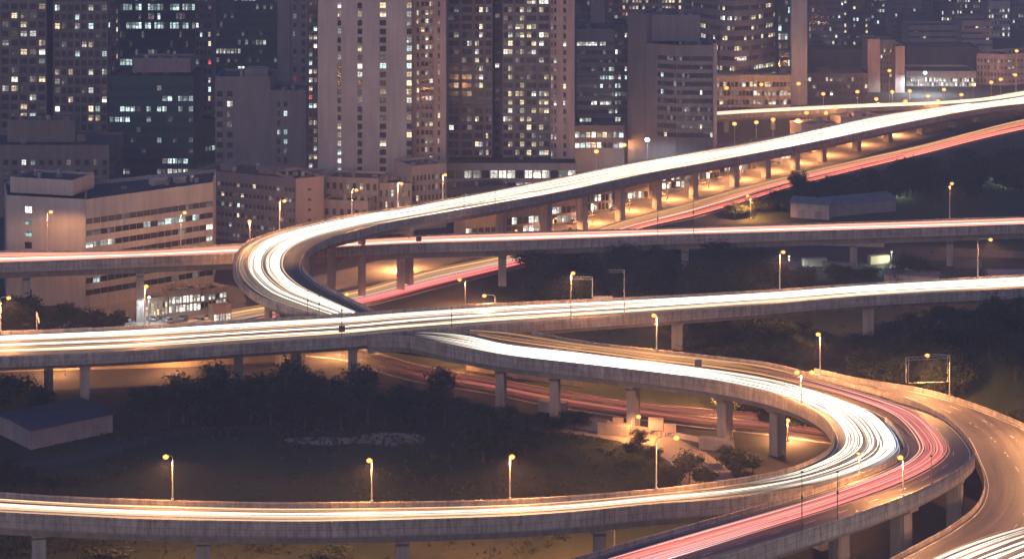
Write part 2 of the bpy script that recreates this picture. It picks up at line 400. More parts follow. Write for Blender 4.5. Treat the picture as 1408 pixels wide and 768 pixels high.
def flyover(name, label, road, left=None, right=None, piers=(), fascia=1.5, depth=3.2, inset=2.2, dashes=(), cat='flyover', group=None, mark=True):
    allr = list(range(road.n)); root = empty(name, tuple(road.p(road.n // 2, .5) - Vector((0, 0, road.p(road.n // 2, .5).z))))
    tag(root, label, cat, group); ox = root.location.copy()
    def part(b, nm, mt): return b.build(nm, mt, root, ox)
    b = MB(); road_surface(b, road, allr, .33, 0, .45); part(b, 'road_surface', 'asphalt')
    T = .34
    for side, rg in ((1, left), (-1, right)):
        for r in (rg if rg is not None else [(0, 999)]):
            idx = road.rng(*r); b = MB()
            if len(idx) < 2: continue
            def pt(m, dz, side=side): return lambda i: road.off(i, m if side > 0 else -max(m, 1e-6), dz)
            pr = [pt(0, -fascia), pt(0, .25), pt(.06, PAR), pt(T - .06, PAR), pt(T, .25), pt(T, -fascia)]
            sweep(b, road, idx, pr if side > 0 else pr[::-1]); part(b, 'parapet', 'parapet_concrete')
    b = MB()
    def g(m, dz): return lambda i: road.off(i, m, dz)
    w0 = min((a - c).length for a, c in zip(road.L, road.R)); ins = min(inset, w0 * .22)
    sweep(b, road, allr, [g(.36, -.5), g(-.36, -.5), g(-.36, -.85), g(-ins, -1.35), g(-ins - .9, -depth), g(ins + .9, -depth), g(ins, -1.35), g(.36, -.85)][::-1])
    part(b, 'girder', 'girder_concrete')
    if mark:
        markings(road, allr, root, dashes=dashes, shift=ox)
    for pr in piers:
        x, y = pr[0], pr[1]; sx, sy = (pr[2], pr[3]) if len(pr) > 3 else (3.4, 2.0); kind = pr[4] if len(pr) > 4 else 'cap'
        u = pr[5] if len(pr) > 5 else .5
        i = road.near(x, y); c = road.p(i, u); t = road.w[i]; rz = math.atan2(t.y, t.x)
        zt = c.z - depth; gz = ground_z(c.x, c.y); b = MB(); hh = zt - gz
        if kind == 'round':
            b.tube([(c.x, c.y, gz - .3), (c.x, c.y, zt - .02)], sx / 2, 14)
        elif kind == 'cap':
            b.box((c.x, c.y, gz - .3), (sx, sy, hh - 1.6 + .3), rz)
            ca, sa = math.cos(rz), math.sin(rz)
            def q(px, py, z): return Vector((c.x + px * ca - py * sa, c.y + px * sa + py * ca, z))
            W = min(sx * 1.9, (road.R[i] - road.L[i]).length * .7) / 2; a = sx / 2; e = sy / 2 + .02
            zb = zt - 1.6
            b.hexa([q(-a, -e, zb), q(a, -e, zb), q(a, e, zb), q(-a, e, zb)], [q(-W, -e, zb + 1.0), q(W, -e, zb + 1.0), q(W, e, zb + 1.0), q(-W, e, zb + 1.0)])
            b.hexa([q(-W, -e, zb + 1.0), q(W, -e, zb + 1.0), q(W, e, zb + 1.0), q(-W, e, zb + 1.0)], [q(-W, -e, zt - .02), q(W, -e, zt - .02), q(W, e, zt - .02), q(-W, e, zt - .02)])
        else:
            b.box((c.x, c.y, gz - .3), (sx, sy, hh + .28), rz)
            b.box((c.x, c.y, zt - .9), (sx + .5, sy + .5, .88), rz)
        part(b, 'pier', 'pier_concrete')
        if kind != 'round' and hh > 3:
            e = t.cross(Vector((0, 0, 1))); e = e if e.y < 0 else -e; o2 = c + e * (sy / 2 + .1) + t * sx * .3; d2 = MB()
            d2.tube([(o2.x, o2.y, gz), (o2.x, o2.y, zt + .4)], .09, 6); part(d2, 'drain_pipe', 'galvanised')
    return root

rA = Road([(434, 431, 516, 426, 15.2), (390, 418, 473, 405, 17.5), (352, 404, 440, 387, 20.2), (327, 382, 420, 370, 22.4), (320, 362, 417, 358, 23.6), (326, 345, 423, 344, 24),
           (345, 329, 440, 333, 24), (384, 315.5, 465, 323.5, 23.8), (426, 305, 503, 314, 23.4), (478, 295, 526, 308, 23), (559, 283, 608, 293, 22), (652, 266, 712, 275, 20.5),
           (754, 246.5, 800, 258, 18.6), (849, 227, 893, 238.5, 16.4), (930, 212.5, 968, 224.3, 14.4), (1060, 190, 1102, 199.3, 11.6), (1204, 159, 1255, 167.5, 8.6), (1313, 143.5, 1355, 149, 7), (1408, 129, 1440, 139, 6), (1520, 111, 1550, 121, 6), (1800, 70, 1850, 80, 6)])
rB = Road([(x, a, x, b, z) for x, a, b, z in ((-500, 352, 371, 19), (-250, 349, 367, 19), (-80, 347, 364, 19), (0, 344.5, 360.5, 19), (100, 344, 357, 19), (200, 342, 353, 18.8), (316, 335, 348.5, 18), (410, 331.5, 343, 16.8), (488, 328, 338.5, 15.8),
           (585, 322.5, 334, 14.7), (704, 318, 331, 14.3), (904, 313.5, 323.5, 13.6), (1056, 308, 319, 13.2), (1290, 301, 312, 13), (1408, 297, 308, 13), (1500, 293, 304, 13), (1900, 283, 293, 13))])
rC = Road([(x, a, x, b, 15) for x, a, b in ((-500, 478, 514), (-250, 467, 503), (-80, 459, 494), (0, 455, 490), (100, 451, 486), (200, 446.5, 481), (352, 437.5, 470.5), (470, 431, 463), (560, 424, 454.7), (704, 415, 443.5), (850, 408.6, 433),
           (1056, 398, 418), (1200, 388, 406.5), (1408, 377, 396), (1500, 371.5, 390), (1900, 352, 368))])
midb = [(640, 457), (704, 471), (790, 481), (860, 490), (962, 503), (1030, 513), (1095, 527), (1160, 547), (1212, 569), (1241, 603), (1236, 624), (1195, 645)]
Di = [(612, 473), (690, 487), (779, 497.5), (840, 504), (940, 516), (1000, 525.5), (1056, 538), (1100, 553), (1130, 571), (1145, 592), (1143, 610), (1125, 625)]
rD = Road([(505, 460.6, 507, 459.3, 15), (560, 461.6, 572, 454.2, 15)] + [(a, b, c, d, 15) for (a, b), (c, d) in zip(Di, midb)] +
          [(a, b, c, d, 15) for a, b, c, d in ((1085, 642, 1130, 664), (1036, 652.5, 1056, 677.5), (980, 661.5, 985, 686), (900, 671, 900, 692), (800, 679.5, 800, 702), (704, 685, 704, 708.5), (600, 688, 600, 712.5),
           (450, 689.7, 450, 716), (352, 689.5, 352, 716), (200, 685.7, 200, 713), (100, 682, 100, 708.6), (0, 675.5, 0, 704), (-80, 669, -80, 698), (-260, 651, -270, 678), (-500, 622, -520, 646))])
Eo = [(650, 450.5), (705, 451), (800, 468), (880, 477.5), (990, 489.5), (1066, 499.5), (1150, 522), (1235, 545), (1299, 570), (1338, 611), (1330, 635), (1275, 668)]
rE = Road([(a, b, c, d, 15) for (a, b), (c, d) in zip(midb, Eo)] + [(a, b, c, d, 15) for a, b, c, d in ((1130, 667.5, 1190, 701), (1056, 690, 1095, 732), (981, 711, 1010, 759), (881, 738.6, 895, 795), (768, 771, 780, 832), (560, 820, 570, 900), (250, 870, 250, 970))])
rF = Road([(1110, 510.5, 1120, 505.5, 15), (1160, 523.5, 1186, 520, 15), (1220, 539, 1262, 532, 14.6), (1268, 555, 1316, 546, 13.6), (1305, 575, 1365, 563, 12.3), (1328, 598, 1425, 590, 11), (1341, 625, 1480, 630, 9.8),
           (1351, 650, 1515, 670, 9), (1352, 670, 1525, 705, 8.5), (1340, 695, 1510, 745, 8), (1306, 721.6, 1465, 790, 8), (1264, 745, 1390, 835, 8), (1180, 787, 1280, 890, 8), (1000, 860, 1060, 1000, 8)])
rK = Road([(900, 163, 900, 168, 8), (985, 152.5, 985, 158.5, 8), (1149, 143.5, 1149, 149.5, 8), (1320, 137, 1320, 141.5, 7.5), (1400, 125, 1425, 128.5, 6.5), (1500, 108, 1520, 110, 6)])
rG = Road([(1480, 150, 1490, 164, .08), (1400, 166, 1410, 180, .08), (1329, 184, 1336, 197, .08), (1256, 203, 1262, 216, .08), (1089, 241, 1109, 254, .08), (1004, 262, 1030, 279, .08), (937, 283, 955, 300, .08), (860, 304, 875, 319, .08),
           (760, 335, 770, 354, .08), (685, 354, 690, 375, .08), (585, 374, 605, 396, .08), (500, 398, 510, 420, .08), (420, 413, 420, 440, .08), (350, 422, 340, 456, .08), (260, 438, 250, 478, .08)], top=0)
rH = Road([(330, 452, 300, 476, .08), (440, 466, 410, 489, .08), (498, 479, 475, 497, .08), (560, 497, 534, 516, .08), (602, 507, 586, 528, .08), (675, 519, 672, 542, .08), (756, 534, 756, 559, .08), (865, 551, 865, 575, .08),
           (960, 561, 960, 588, .08), (1056, 567, 1056, 598, .08), (1140, 575, 1140, 610, .08), (1300, 592, 1300, 632, .08), (1480, 600, 1480, 650, .08)], top=0)

flyA = flyover('curved_flyover', 'upper curved flyover climbing from the hairpin bend to the far city', rA, piers=[(330, 385, 2.2, 2.2, 'round'), (378, 410, 3, 2), (432, 345, 2.6, 2.0), (455, 322, 2.6, 2.6, 'round'), (495, 302, 2.4, 2.4, 'round'), (560, 288, 3, 2),
    (690, 266, 3.2, 2.2), (750, 252, 3.4, 2.2), (800, 243, 3.4, 2.2), (850, 233, 3.4, 2.2), (900, 224, 3.4, 2.2), (950, 214, 3.4, 2.2), (1010, 203, 3.4, 2.4), (1050, 197, 3.4, 2.4), (1090, 188, 3.4, 2.4), (1130, 180, 3.4, 2.4), (1175, 172, 3.4, 2.4), (1220, 163, 3.4, 2.4),
    (1265, 155, 3.4, 2.4), (1310, 148, 3.4, 2.4), (1345, 143, 3.4, 2.4), (1400, 134, 3.4, 2.4)], fascia=1.2, depth=3.2)
flyB = flyover('straight_flyover', 'long level flyover with red streaks passing under the hairpin bend', rB, piers=[(40, 351, 3.4, 2.2), (193, 347, 3.6, 2.2), (550, 330, 3.6, 2.4), (695, 325, 3.6, 2.4), (1175, 311, 3.6, 2.2), (1310, 307, 3.0, 2.0), (940, 318, 3.4, 2.2)], fascia=2.0, depth=4.2, inset=1.8)
flyC = flyover('main_flyover', 'broad main flyover crossing the whole width above the tree belt', rC, piers=[(-40, 478, 3.4, 2.2, 'box'), (74, 470, 3.4, 2.2, 'box', .25), (120, 470, 3.4, 2.2, 'box', .75), (330, 457, 4.2, 2.2, 'cap'), (412, 452, 3.6, 2.4, 'box', .3), (480, 447, 3.0, 2.2, 'box', .7), (712, 430, 3.0, 2.0, 'box', .75), (930, 417, 5.4, 3.0, 'box', .5), (1195, 398, 4.2, 3.0, 'box', .5)],
               fascia=1.7, depth=3.5, inset=3.0)
flyD = flyover('loop_ramp', 'inner loop ramp of white streaks swinging back to the lower left', rD, left=[(0, 999)], right=[(14.0, 999)], piers=[(683, 482, 3.0, 2.2), (768, 490, 3.4, 2.2), (876, 502, 3.6, 2.2), (992, 520, 3.6, 2.4), (1075, 541, 3.4, 2.4), (1165, 590, 3.0, 2.4), (1120, 645, 3.0, 2.2), (552, 702, 4.6, 2.6), (288, 702, 4.4, 2.6), (60, 694, 4.4, 2.6), (830, 690, 4.4, 2.4)],
               fascia=2.1, depth=3.6, inset=1.9)
flyE = flyover('outer_ramp', 'outer loop ramp of red streaks curving round beside the white lanes', rE, left=[(8.1, 999)], right=[(1.2, 999)], piers=[(1285, 625, 3.2, 2.4, 'box', .75), (1232, 660, 3.6, 2.6, 'cap', .62), (1150, 695, 3.8, 2.6, 'cap'), (1040, 728, 3.8, 2.6, 'cap'), (1255, 575, 3.4, 2.4, 'cap')],
               fascia=2.1, depth=3.6, inset=1.9, dashes=(.7,))
flyF = flyover('slip_road', 'outermost slip road leaving the loop and dropping to the lower right', rF, left=[(0, 999)], right=[(0, 999)], piers=[(1400, 575, 3.6, 2.4), (1430, 660, 3.6, 2.4), (1390, 740, 3.6, 2.4)], fascia=1.7, depth=3.0, inset=2.0, dashes=(.36, .64))
flyK = flyover('distant_flyover', 'thin distant flyover behind the far end of the curved one', rK, piers=[(1000, 155, 2.4, 2), (1060, 151, 2.4, 2), (1120, 148, 2.4, 2), (1180, 145, 2.4, 2), (1240, 143, 2.4, 2)], fascia=1.0, depth=2.4, mark=False)

def ground_road(name, road, dashes):
    b = MB(); road_surface(b, road, list(range(road.n)), 0, 0); o = tag(b.build(name, 'ground_asphalt'), kind='structure')
    mk = MB(); k = MB()
    for m in (.1, -.45):                                   # raised kerbs
        pr = [lambda i, m=m: road.off(i, m, -.05), lambda i, m=m: road.off(i, m, .14), lambda i, m=m: road.off(i, m + .35, .14), lambda i, m=m: road.off(i, m + .35, -.05)]
        sweep(k, road, list(range(road.n)), pr)
    k.build('kerb', 'parapet_concrete', o)
    markings(road, list(range(road.n)), o, dashes=dashes, z=.03)
    return o
lot = [rA.off(i, -2.0) for i in range(rA.n) if 8.5 < rA.key[i] < 16.6]; far_side = [rA.off(i, 0) - rA.w[i] * 24 for i in range(rA.n) if 8.5 < rA.key[i] < 16.6]
lb = MB()
for a, b, c, d in zip(lot, lot[1:], far_side[1:], far_side): lb.face([(p.x, p.y, .03) for p in (a, b, c, d)])
tag(lb.build('added_pale_ground', 'paving'), kind='structure')  # pale strip added so the street under the curved flyover looks lamp-lit
ground_road('road', rG, (.33, .66)); ground_road('road', rH, (.33, .66))

# ------------------------------------------------------------------ streaks of head and tail lights on the lanes
def streaks(name, label, road, bands):
    """bands: lateral range, count, colour, brightness range, radius, key range along the road, how much the ends may wander"""
    b = MB()
    for (u0, u1, n, col, lo, hi, rad, k0, k1, jit, *dr) in bands:
        drift = (lambda i: .5 * dr[1] * ((dr[0] - road.key[i]) + math.sqrt((dr[0] - road.key[i]) ** 2 + .8))) if dr else (lambda i: 0)
        for k in range(int(n * 1.25)):
            u = u0 + (u1 - u0) * (k + R.random()) / int(n * 1.25); am = R.uniform(.002, .02); ph = R.uniform(0, 6.28); wl_ = R.uniform(90, 260)
            a, e = k0 + R.uniform(-jit, jit), k1 + R.uniform(-jit, jit)
            if R.random() < .35: a, e = a + (e - a) * R.uniform(0, .5), e - (e - a) * R.uniform(0, .5)
            idx = road.rng(a, e)
            if len(idx) < 8: continue
            h = R.uniform(.55, 1.0); br = 1.5 * math.exp(R.uniform(math.log(lo), math.log(hi))); r = rad * R.uniform(.5, 1.9)
            j = R.uniform(-.09, .07); p2 = R.uniform(0, 6.28); fade = min(14, len(idx) // 3); cc = []; m = len(idx)
            for q, i in enumerate(idx):
                f = 1.0
                if idx[0] > 1: f = min(f, (q + .3) / fade)
                if idx[-1] < road.n - 2: f = min(f, (m - 1 - q + .3) / fade)
                g = br * f * (.75 + .25 * math.sin(road.v[i] / 55 + p2)); cc.append((col[0] * g, col[1] * g * (1 + j), col[2] * g * (1 + 2 * j)))
            b.tube([road.p(i, u + drift(i) + am * math.sin(road.v[i] / wl_ * 6.28 + ph), h) for i in idx], [r * (.35 + .65 * min(1, (q + 1) / fade, (m - q) / fade)) for q in range(m)], 4, 0, True, cc)
    o = b.build(name, 'headlight_streak')
    return tag(o, label, 'light streaks', None, 'stuff')
WH, WM, AM, RD, PK, OR = (1.0, .85, .69), (1.0, .73, .50), (1.0, .50, .21), (1.0, .19, .17), (1.0, .42, .34), (1.0, .25, .17)
streaks('headlight_streaks', 'white headlight streaks round the hairpin of the curved flyover', rA, [(.09, .14, 5, WM, .4, 1.2, .045, -1, 12, 0), (.22, .38, 15, WH, .7, 4, .085, -1, 11, .8), (.40, .50, 5, WH, .5, 2, .06, -1, 11, .8), (.50, .66, 16, WH, .7, 4.5, .09, -1, 11, .8), (.66, .70, 3, WM, .4, 1.2, .05, -1, 11, .8), (.2, .7, 8, AM, .3, .8, .06, -1, 11, 1)])
streaks('headlight_streaks', 'blazing headlight streaks along the far straight of the curved flyover', rA, [(.10, .86, 30, WH, .7, 3.2, .11, 9.6, 99, 1.2), (.12, .88, 22, WH, .5, 2.6, .12, 12, 99, 1.0), (.05, .95, 20, AM, .4, 1.2, .08, 10, 99, 1), (.2, .8, 8, WH, 2, 5, .17, 13, 99, 1)])
streaks('tail_light_streaks', 'faint red and white streaks along the long level flyover', rB, [(.10, .5, 12, PK, .4, 1.5, .055, -1, 99, 0), (.54, .68, 8, WH, .7, 2.4, .06, -1, 99, 0), (.72, .90, 10, PK, .5, 2.0, .06, -1, 99, 0), (.1, .9, 10, AM, .3, .9, .055, -1, 99, 0)])
streaks('headlight_streaks', 'cream headlight streaks along the broad main flyover', rC, [(.17, .32, 9, WH, .7, 3.5, .08, -1, 99, 0), (.43, .53, 5, WH, .7, 3, .075, -1, 99, 0), (.64, .80, 8, WM, .6, 2.6, .075, -1, 99, 0), (.12, .88, 10, AM, .25, .7, .045, -1, 99, 0), (.2, .7, 16, WH, .8, 3.5, .08, 8.5, 99, 1.2)])
streaks('headlight_streaks', 'white headlight streaks sweeping round the inner loop ramp', rD, [(.20, .86, 22, WH, 1.0, 5, .085, 1.2, 8, .4), (.18, .41, 14, WH, .7, 3.5, .07, 6, 15, 1), (.46, .57, 6, WH, .6, 3.5, .068, 6, 15, 1), (.64, .86, 14, WH, .7, 3.5, .07, 6, 15, 1), (.88, .93, 3, (.7, .8, 1.0), .5, 1.5, .05, 9.5, 13, .4), (.18, .88, 10, AM, .3, .9, .06, 6, 16, 1)])
streaks('headlight_streaks', 'warm headlight streaks along the lower left ramp', rD, [(.25, .36, 5, WM, .5, 2.0, .06, 13.6, 99, .9), (.50, .64, 8, WH, .7, 2.6, .06, 13.6, 99, .9), (.74, .86, 6, WM, .6, 2.2, .06, 13.6, 99, .9), (.2, .9, 9, AM, .3, .9, .06, 13.6, 99, .9)])
streaks('tail_light_streaks', 'red tail light streaks and added amber road glow curving round the outer loop ramp', rE, [(.26, .44, 13, RD, .35, 1.3, .07, 4.6, 99, .7), (.46, .60, 10, RD, .35, 1.3, .07, 4.9, 99, .7), (.22, .64, 22, PK, .25, 1.0, .07, 4.8, 99, .7), (.55, .60, 3, WM, .4, 1.0, .035, 8, 99, .4), (.52, .66, 6, (.9, .85, 1.0), .4, 1.2, .045, 13, 99, .4), (.2, .85, 18, AM, .2, .7, .07, .6, 7.5, .8)])  # amber strands on the upper ramp stand in for lamplight on its road
streaks('headlight_streaks', 'broad white headlight streaks on the slip road corner', rF, [(.16, .52, 26, WH, .7, 3.4, .07, 8.0, 99, .3, 9.8, .30), (.56, .92, 24, WH, .7, 3.4, .07, 8.0, 99, .3, 9.8, .1), (.14, .9, 10, AM, .3, .9, .05, 8.0, 99, .3, 9.8, .3)])
streaks('tail_light_streaks', 'red tail light streaks and added amber road glow on the ground road beneath the flyovers', rG, [(.06, .5, 26, AM, .25, .9, .10, -1, 99, 0), (.4, .95, 20, OR, .5, 2.0, .09, -1, 8, .6), (.62, .9, 16, RD, .5, 1.8, .08, 7.5, 99, .6), (.3, .6, 8, (.85, .7, .65), .2, .6, .06, 7.5, 99, .6), (.5, .62, 5, WM, .6, 2, .06, 4.5, 9, .8)])  # amber strands added to give the road its orange lamp-lit glow
streaks('headlight_streaks', 'dim amber streaks on the ground road under the loop ramp', rH, [(.10, .90, 26, OR, .10, .40, .06, 3, 99, 1.5), (.2, .8, 8, AM, .15, .5, .04, 3, 99, 1.5)])
streaks('headlight_streaks', 'thin golden headlight streaks on the distant flyover', rK, [(.1, .9, 14, WM, .6, 2.4, .09, -1, 99, 0)])
# ------------------------------------------------------------------ buildings
PAL = dict(warm=['win_warm', 'win_warm', 'win_white'], res=['win_white', 'win_warm', 'win_white', 'win_warm', 'win_cool'], cool=['win_cool', 'win_cool', 'win_white'], office=['win_white', 'win_cool', 'win_white', 'win_warm'], shop=['shop_glow'])
def facade(wb, panes, P0, P1, z0, z1, sp, toY=None):
    d = P1 - P0; d.z = 0; L = d.length; d.normalize(); n = Vector((d.y, -d.x, 0)); rec = sp.get('rec', .35)
    fh = sp.get('fh', 3.1); z0s = z0 + sp.get('base', 0); nf = max(1, int((z1 - z0s - sp.get('top', .4)) / fh))
    cols = sp['cols']; m = sp.get('margin', .2)
    if isinstance(cols, int): cols = [(L * (i + m / 2) / cols, L * (i + 1 - m / 2) / cols) for i in range(cols)]
    else: cols = [((a - sp['px0']) / (sp['px1'] - sp['px0']) * L, (b - sp['px0']) / (sp['px1'] - sp['px0']) * L) for a, b in cols]
    if sp.get('split'):
        cols = [(a + (b - a) * (i + .04) / sp['split'], a + (b - a) * (i + .96) / sp['split']) for a, b in cols for i in range(sp['split'])]
    def q(u, z, r=0.0): p = P0 + d * u - n * r; return Vector((p.x, p.y, z))
    x = 0
    for a, b in cols + [(L, L)]:
        if a - x > .01: wb.face([q(x, z0), q(a, z0), q(a, z1), q(x, z1)])
        x = b
    so, ho = sp.get('sill', .3) * fh, sp.get('head', .85) * fh
    lit, p, pal, glass = sp.get('lit', 'res'), sp.get('p', .15), PAL[sp.get('pal', 'res')], sp.get('glass', 'glass_dark')
    colbias = [R.uniform(.3, 1.9) for _ in cols]
    for a, b in cols:                                     # top and bottom strips of the column
        wb.face([q(a, z0), q(b, z0), q(b, z0s + so), q(a, z0s + so)]); wb.face([q(a, z0s + (nf - 1) * fh + ho), q(b, z0s + (nf - 1) * fh + ho), q(b, z1), q(a, z1)])
    for f in range(nf):
        zs, zt = z0s + f * fh + so, z0s + f * fh + ho
        if lit == 'office':
            on = R.random() < p; r0 = R.uniform(-.3, .7); r1 = r0 + R.uniform(.3, 1.0); kind = R.choice(pal)
        for ci, (a, b) in enumerate(cols):
            if f < nf - 1: wb.face([q(a, zt), q(b, zt), q(b, zs + fh), q(a, zs + fh)])
            wb.face([q(a, zs), q(b, zs), q(b, zs, rec), q(a, zs, rec)]); wb.face([q(a, zt, rec), q(b, zt, rec), q(b, zt), q(a, zt)])
            wb.face([q(a, zs), q(a, zs, rec), q(a, zt, rec), q(a, zt)]); wb.face([q(b, zs, rec), q(b, zs), q(b, zt), q(b, zt, rec)])
            if lit == 'office':
                u = (a + b) / 2 / L; l = (on and r0 < u < r1 and R.random() < .8) or R.random() < .025; k = kind if R.random() < .85 else R.choice(pal)
            elif lit == 'all': l = R.random() < p; k = R.choice(pal)
            else: l = R.random() < p * colbias[ci]; k = R.choice(pal)
            mt = k if l else ('win_dim' if R.random() < sp.get('dim', .2) else glass)
            if l and R.random() < .006 and lit != 'all': mt = 'win_red'
            if lit == 'res' and 'ac' in sp and R.random() < .4:
                w0 = a + (b - a) * R.choice([.05, .5]); zz = zs - .75
                sp['ac'].append([q(w0, zz, -.45), q(w0 + .85, zz, -.45), q(w0 + .85, zz, -.01), q(w0, zz, -.01)])
            panes.append(([q(a, zs, rec - .04), q(b, zs, rec - .04), q(b, zt, rec - .04), q(a, zt, rec - .04)], mt))
def plan_box(P0, P1, depth):
    d = P1 - P0; d.z = 0; d.normalize(); n = Vector((d.y, -d.x, 0)); return P0, P1, P1 - n * depth, P0 - n * depth
def shown(pts):
    c = sum(pts, Vector()) / 4; x = 704 + F * c.x / c.y; y = YH + F * (H - c.z) / c.y
    return (0 <= x <= 1408 and -6 <= y <= 768), (pts[1] - pts[0]).length * (pts[2] - pts[1]).length / c.y ** 2
GLASSES = ['glass_dark', 'glass_teal', 'win_warm', 'win_white', 'win_cool', 'win_red', 'shop_glow', 'win_dim']
def building(name, label, vols, cat='building', far=False, group=None):
    v0 = vols[0]; a, b = atY(*v0['a']), atY(*v0['b']); o0 = (a + b) / 2
    root = tag(empty(name, (o0.x, o0.y, 0)), label, cat, group); ox = (o0.x, o0.y, 0); panes = []; acs = []
    for v in vols:
        P0, P1 = atY(*v['a']), atY(*v['b']); z0, z1 = v.get('z0', 0), v['z1']; q = plan_box(P0, P1, v.get('depth', 22))
        if 'back' in v: q = (P0, P1, atY(*v['back'][1]), atY(*v['back'][0]))
        wb = MB()
        sides = [(0, 1, v.get('front')), (1, 2, v.get('right')), (2, 3, None), (3, 0, v.get('left'))]
        for i, j, sp in sides:
            A, B = q[i].copy(), q[j].copy()
            if sp:
                sp.setdefault('ac', acs); facade(wb, panes, A, B, z0, z1, sp)
            else: wb.face([(A.x, A.y, z0), (B.x, B.y, z0), (B.x, B.y, z1), (A.x, A.y, z1)])
        up = v.get('up', 1.0)
        # roof slab with an upstand round it
        rb = MB(); c = sum((Vector((p.x, p.y, 0)) for p in q), Vector()) / 4
        inn = [Vector((p.x, p.y, 0)).lerp(c, min(.2, .4 / max(1, (p - c).length))) for p in q]
        for i in range(4):
            j = (i + 1) % 4; A, B, C_, D_ = q[i], q[j], inn[j], inn[i]
            wb.face([(A.x, A.y, z1), (B.x, B.y, z1), (B.x, B.y, z1 + up), (A.x, A.y, z1 + up)]); wb.face([(A.x, A.y, z1 + up), (B.x, B.y, z1 + up), (C_.x, C_.y, z1 + up), (D_.x, D_.y, z1 + up)])
            wb.face([(C_.x, C_.y, z1), (D_.x, D_.y, z1), (D_.x, D_.y, z1 + up), (C_.x, C_.y, z1 + up)])
        w = wb.build('wall', 'wall_' + v.get('wall', 'panel'), root, ox)
        rb.face([(p.x, p.y, z1 + .02) for p in inn]); rb.build('roof', 'roof_felt', root, ox)
        rq = random.Random(int(v['a'][0] * 7 + z1))
        if z1 < 75 and not far and (q[1] - q[0]).length > 8:
            for k in range(rq.randint(2, 5)):
                fx, fy = rq.uniform(.12, .88), rq.uniform(.25, .75); p = q[0].lerp(q[1], fx).lerp(q[3].lerp(q[2], fx), fy); pb = MB()
                if rq.random() < .3: pb.tube([(p.x, p.y, z1 + .03), (p.x, p.y, z1 + rq.uniform(1.2, 2.2))], rq.uniform(.5, .9), 10); pb.build('water_tank', 'galvanised', root, ox)
                else: pb.box((p.x, p.y, z1 + .03), (rq.uniform(.8, 2.4), rq.uniform(.8, 1.8), rq.uniform(.7, 1.5)), rq.uniform(0, 1)); pb.build('air_unit', 'sign_back', root, ox)
        if v.get('plant'):
            for (fx, fy, sx, sy, sz) in v['plant']:
                p = q[0].lerp(q[1], fx).lerp(q[3].lerp(q[2], fx), fy); d = q[1] - q[0]
                pb = MB(); pb.box((p.x, p.y, z1 + .03), (sx, sy, sz), math.atan2(d.y, d.x)); pb.box((p.x, p.y, z1 + .03 + sz), (sx + .5, sy + .5, .25), math.atan2(d.y, d.x)); pb.build('plant_room', 'wall_' + v.get('wall', 'panel'), root, ox)
        for (p0, p1, proud, wm) in v.get('pilasters', ()):
            A, B = P0.lerp(P1, (p0 - v['a'][0]) / (v['b'][0] - v['a'][0])), P0.lerp(P1, (p1 - v['a'][0]) / (v['b'][0] - v['a'][0])); pb = MB()
            q4 = plan_box(A - Vector((0, proud, 0)), B - Vector((0, proud, 0)), proud - .01)
            pb.hexa([Vector((p.x, p.y, z0)) for p in q4], [Vector((p.x, p.y, z1 + up + .3)) for p in q4]); pb.build('pilaster', 'wall_' + wm, root, ox)
        if v.get('balcony'):
            p0, p1, fh = v['balcony']; f = 0; A, B = P0.lerp(P1, (p0 - v['a'][0]) / (v['b'][0] - v['a'][0])), P0.lerp(P1, (p1 - v['a'][0]) / (v['b'][0] - v['a'][0]))
            while z0 + (f + 1) * fh < z1 and f < 40:
                z = z0 + f * fh; pb = MB(); n = 7; dd = 1.7
                arc = [A.lerp(B, i / n) + Vector((0, -.05 - dd * math.sin(math.pi * i / n) ** .6, 0)) for i in range(n + 1)]
                for i in range(n):
                    a_, b_ = arc[i], arc[i + 1]; a2, b2 = A.lerp(B, i / n), A.lerp(B, (i + 1) / n)
                    pb.hexa([Vector((p.x, p.y, z)) for p in (a_, b_, b2, a2)], [Vector((p.x, p.y, z + .22)) for p in (a_, b_, b2, a2)])
                    e = Vector((0, .12, 0)); pb.hexa([Vector((p.x, p.y, z + .22)) for p in (a_, b_, b_ + e, a_ + e)], [Vector((p.x, p.y, z + 1.15)) for p in (a_, b_, b_ + e, a_ + e)])
                pb.build('balcony', 'wall_' + v.get('balwall', 'beige'), root, ox); f += 1
    rank = sorted(range(len(panes)), key=lambda i: (not shown(panes[i][0])[0], -round(shown(panes[i][0])[1] * 1e6, 1), panes[i][1].startswith('glass')))
    sep = set() if far else set(rank[:100])
    for i in sorted(sep):
        b = MB(); b.face(panes[i][0]); b.build('window', panes[i][1], root, ox)
    if acs and not far:
        b = MB()
        for c4 in acs: b.hexa(c4, [p + Vector((0, 0, .6)) for p in c4])
        tag(b.build('air_conditioner', 'wall_grey', root, ox), kind='stuff')
    rest = [panes[i] for i in range(len(panes)) if i not in sep]
    if rest:
        b = MB()
        for pts, mt in rest: b.face(pts, GLASSES.index(mt))
        tag(b.build('window', GLASSES, root, ox), kind='stuff')
    return root
def fs(cols, **k): return dict(cols=cols, **k)

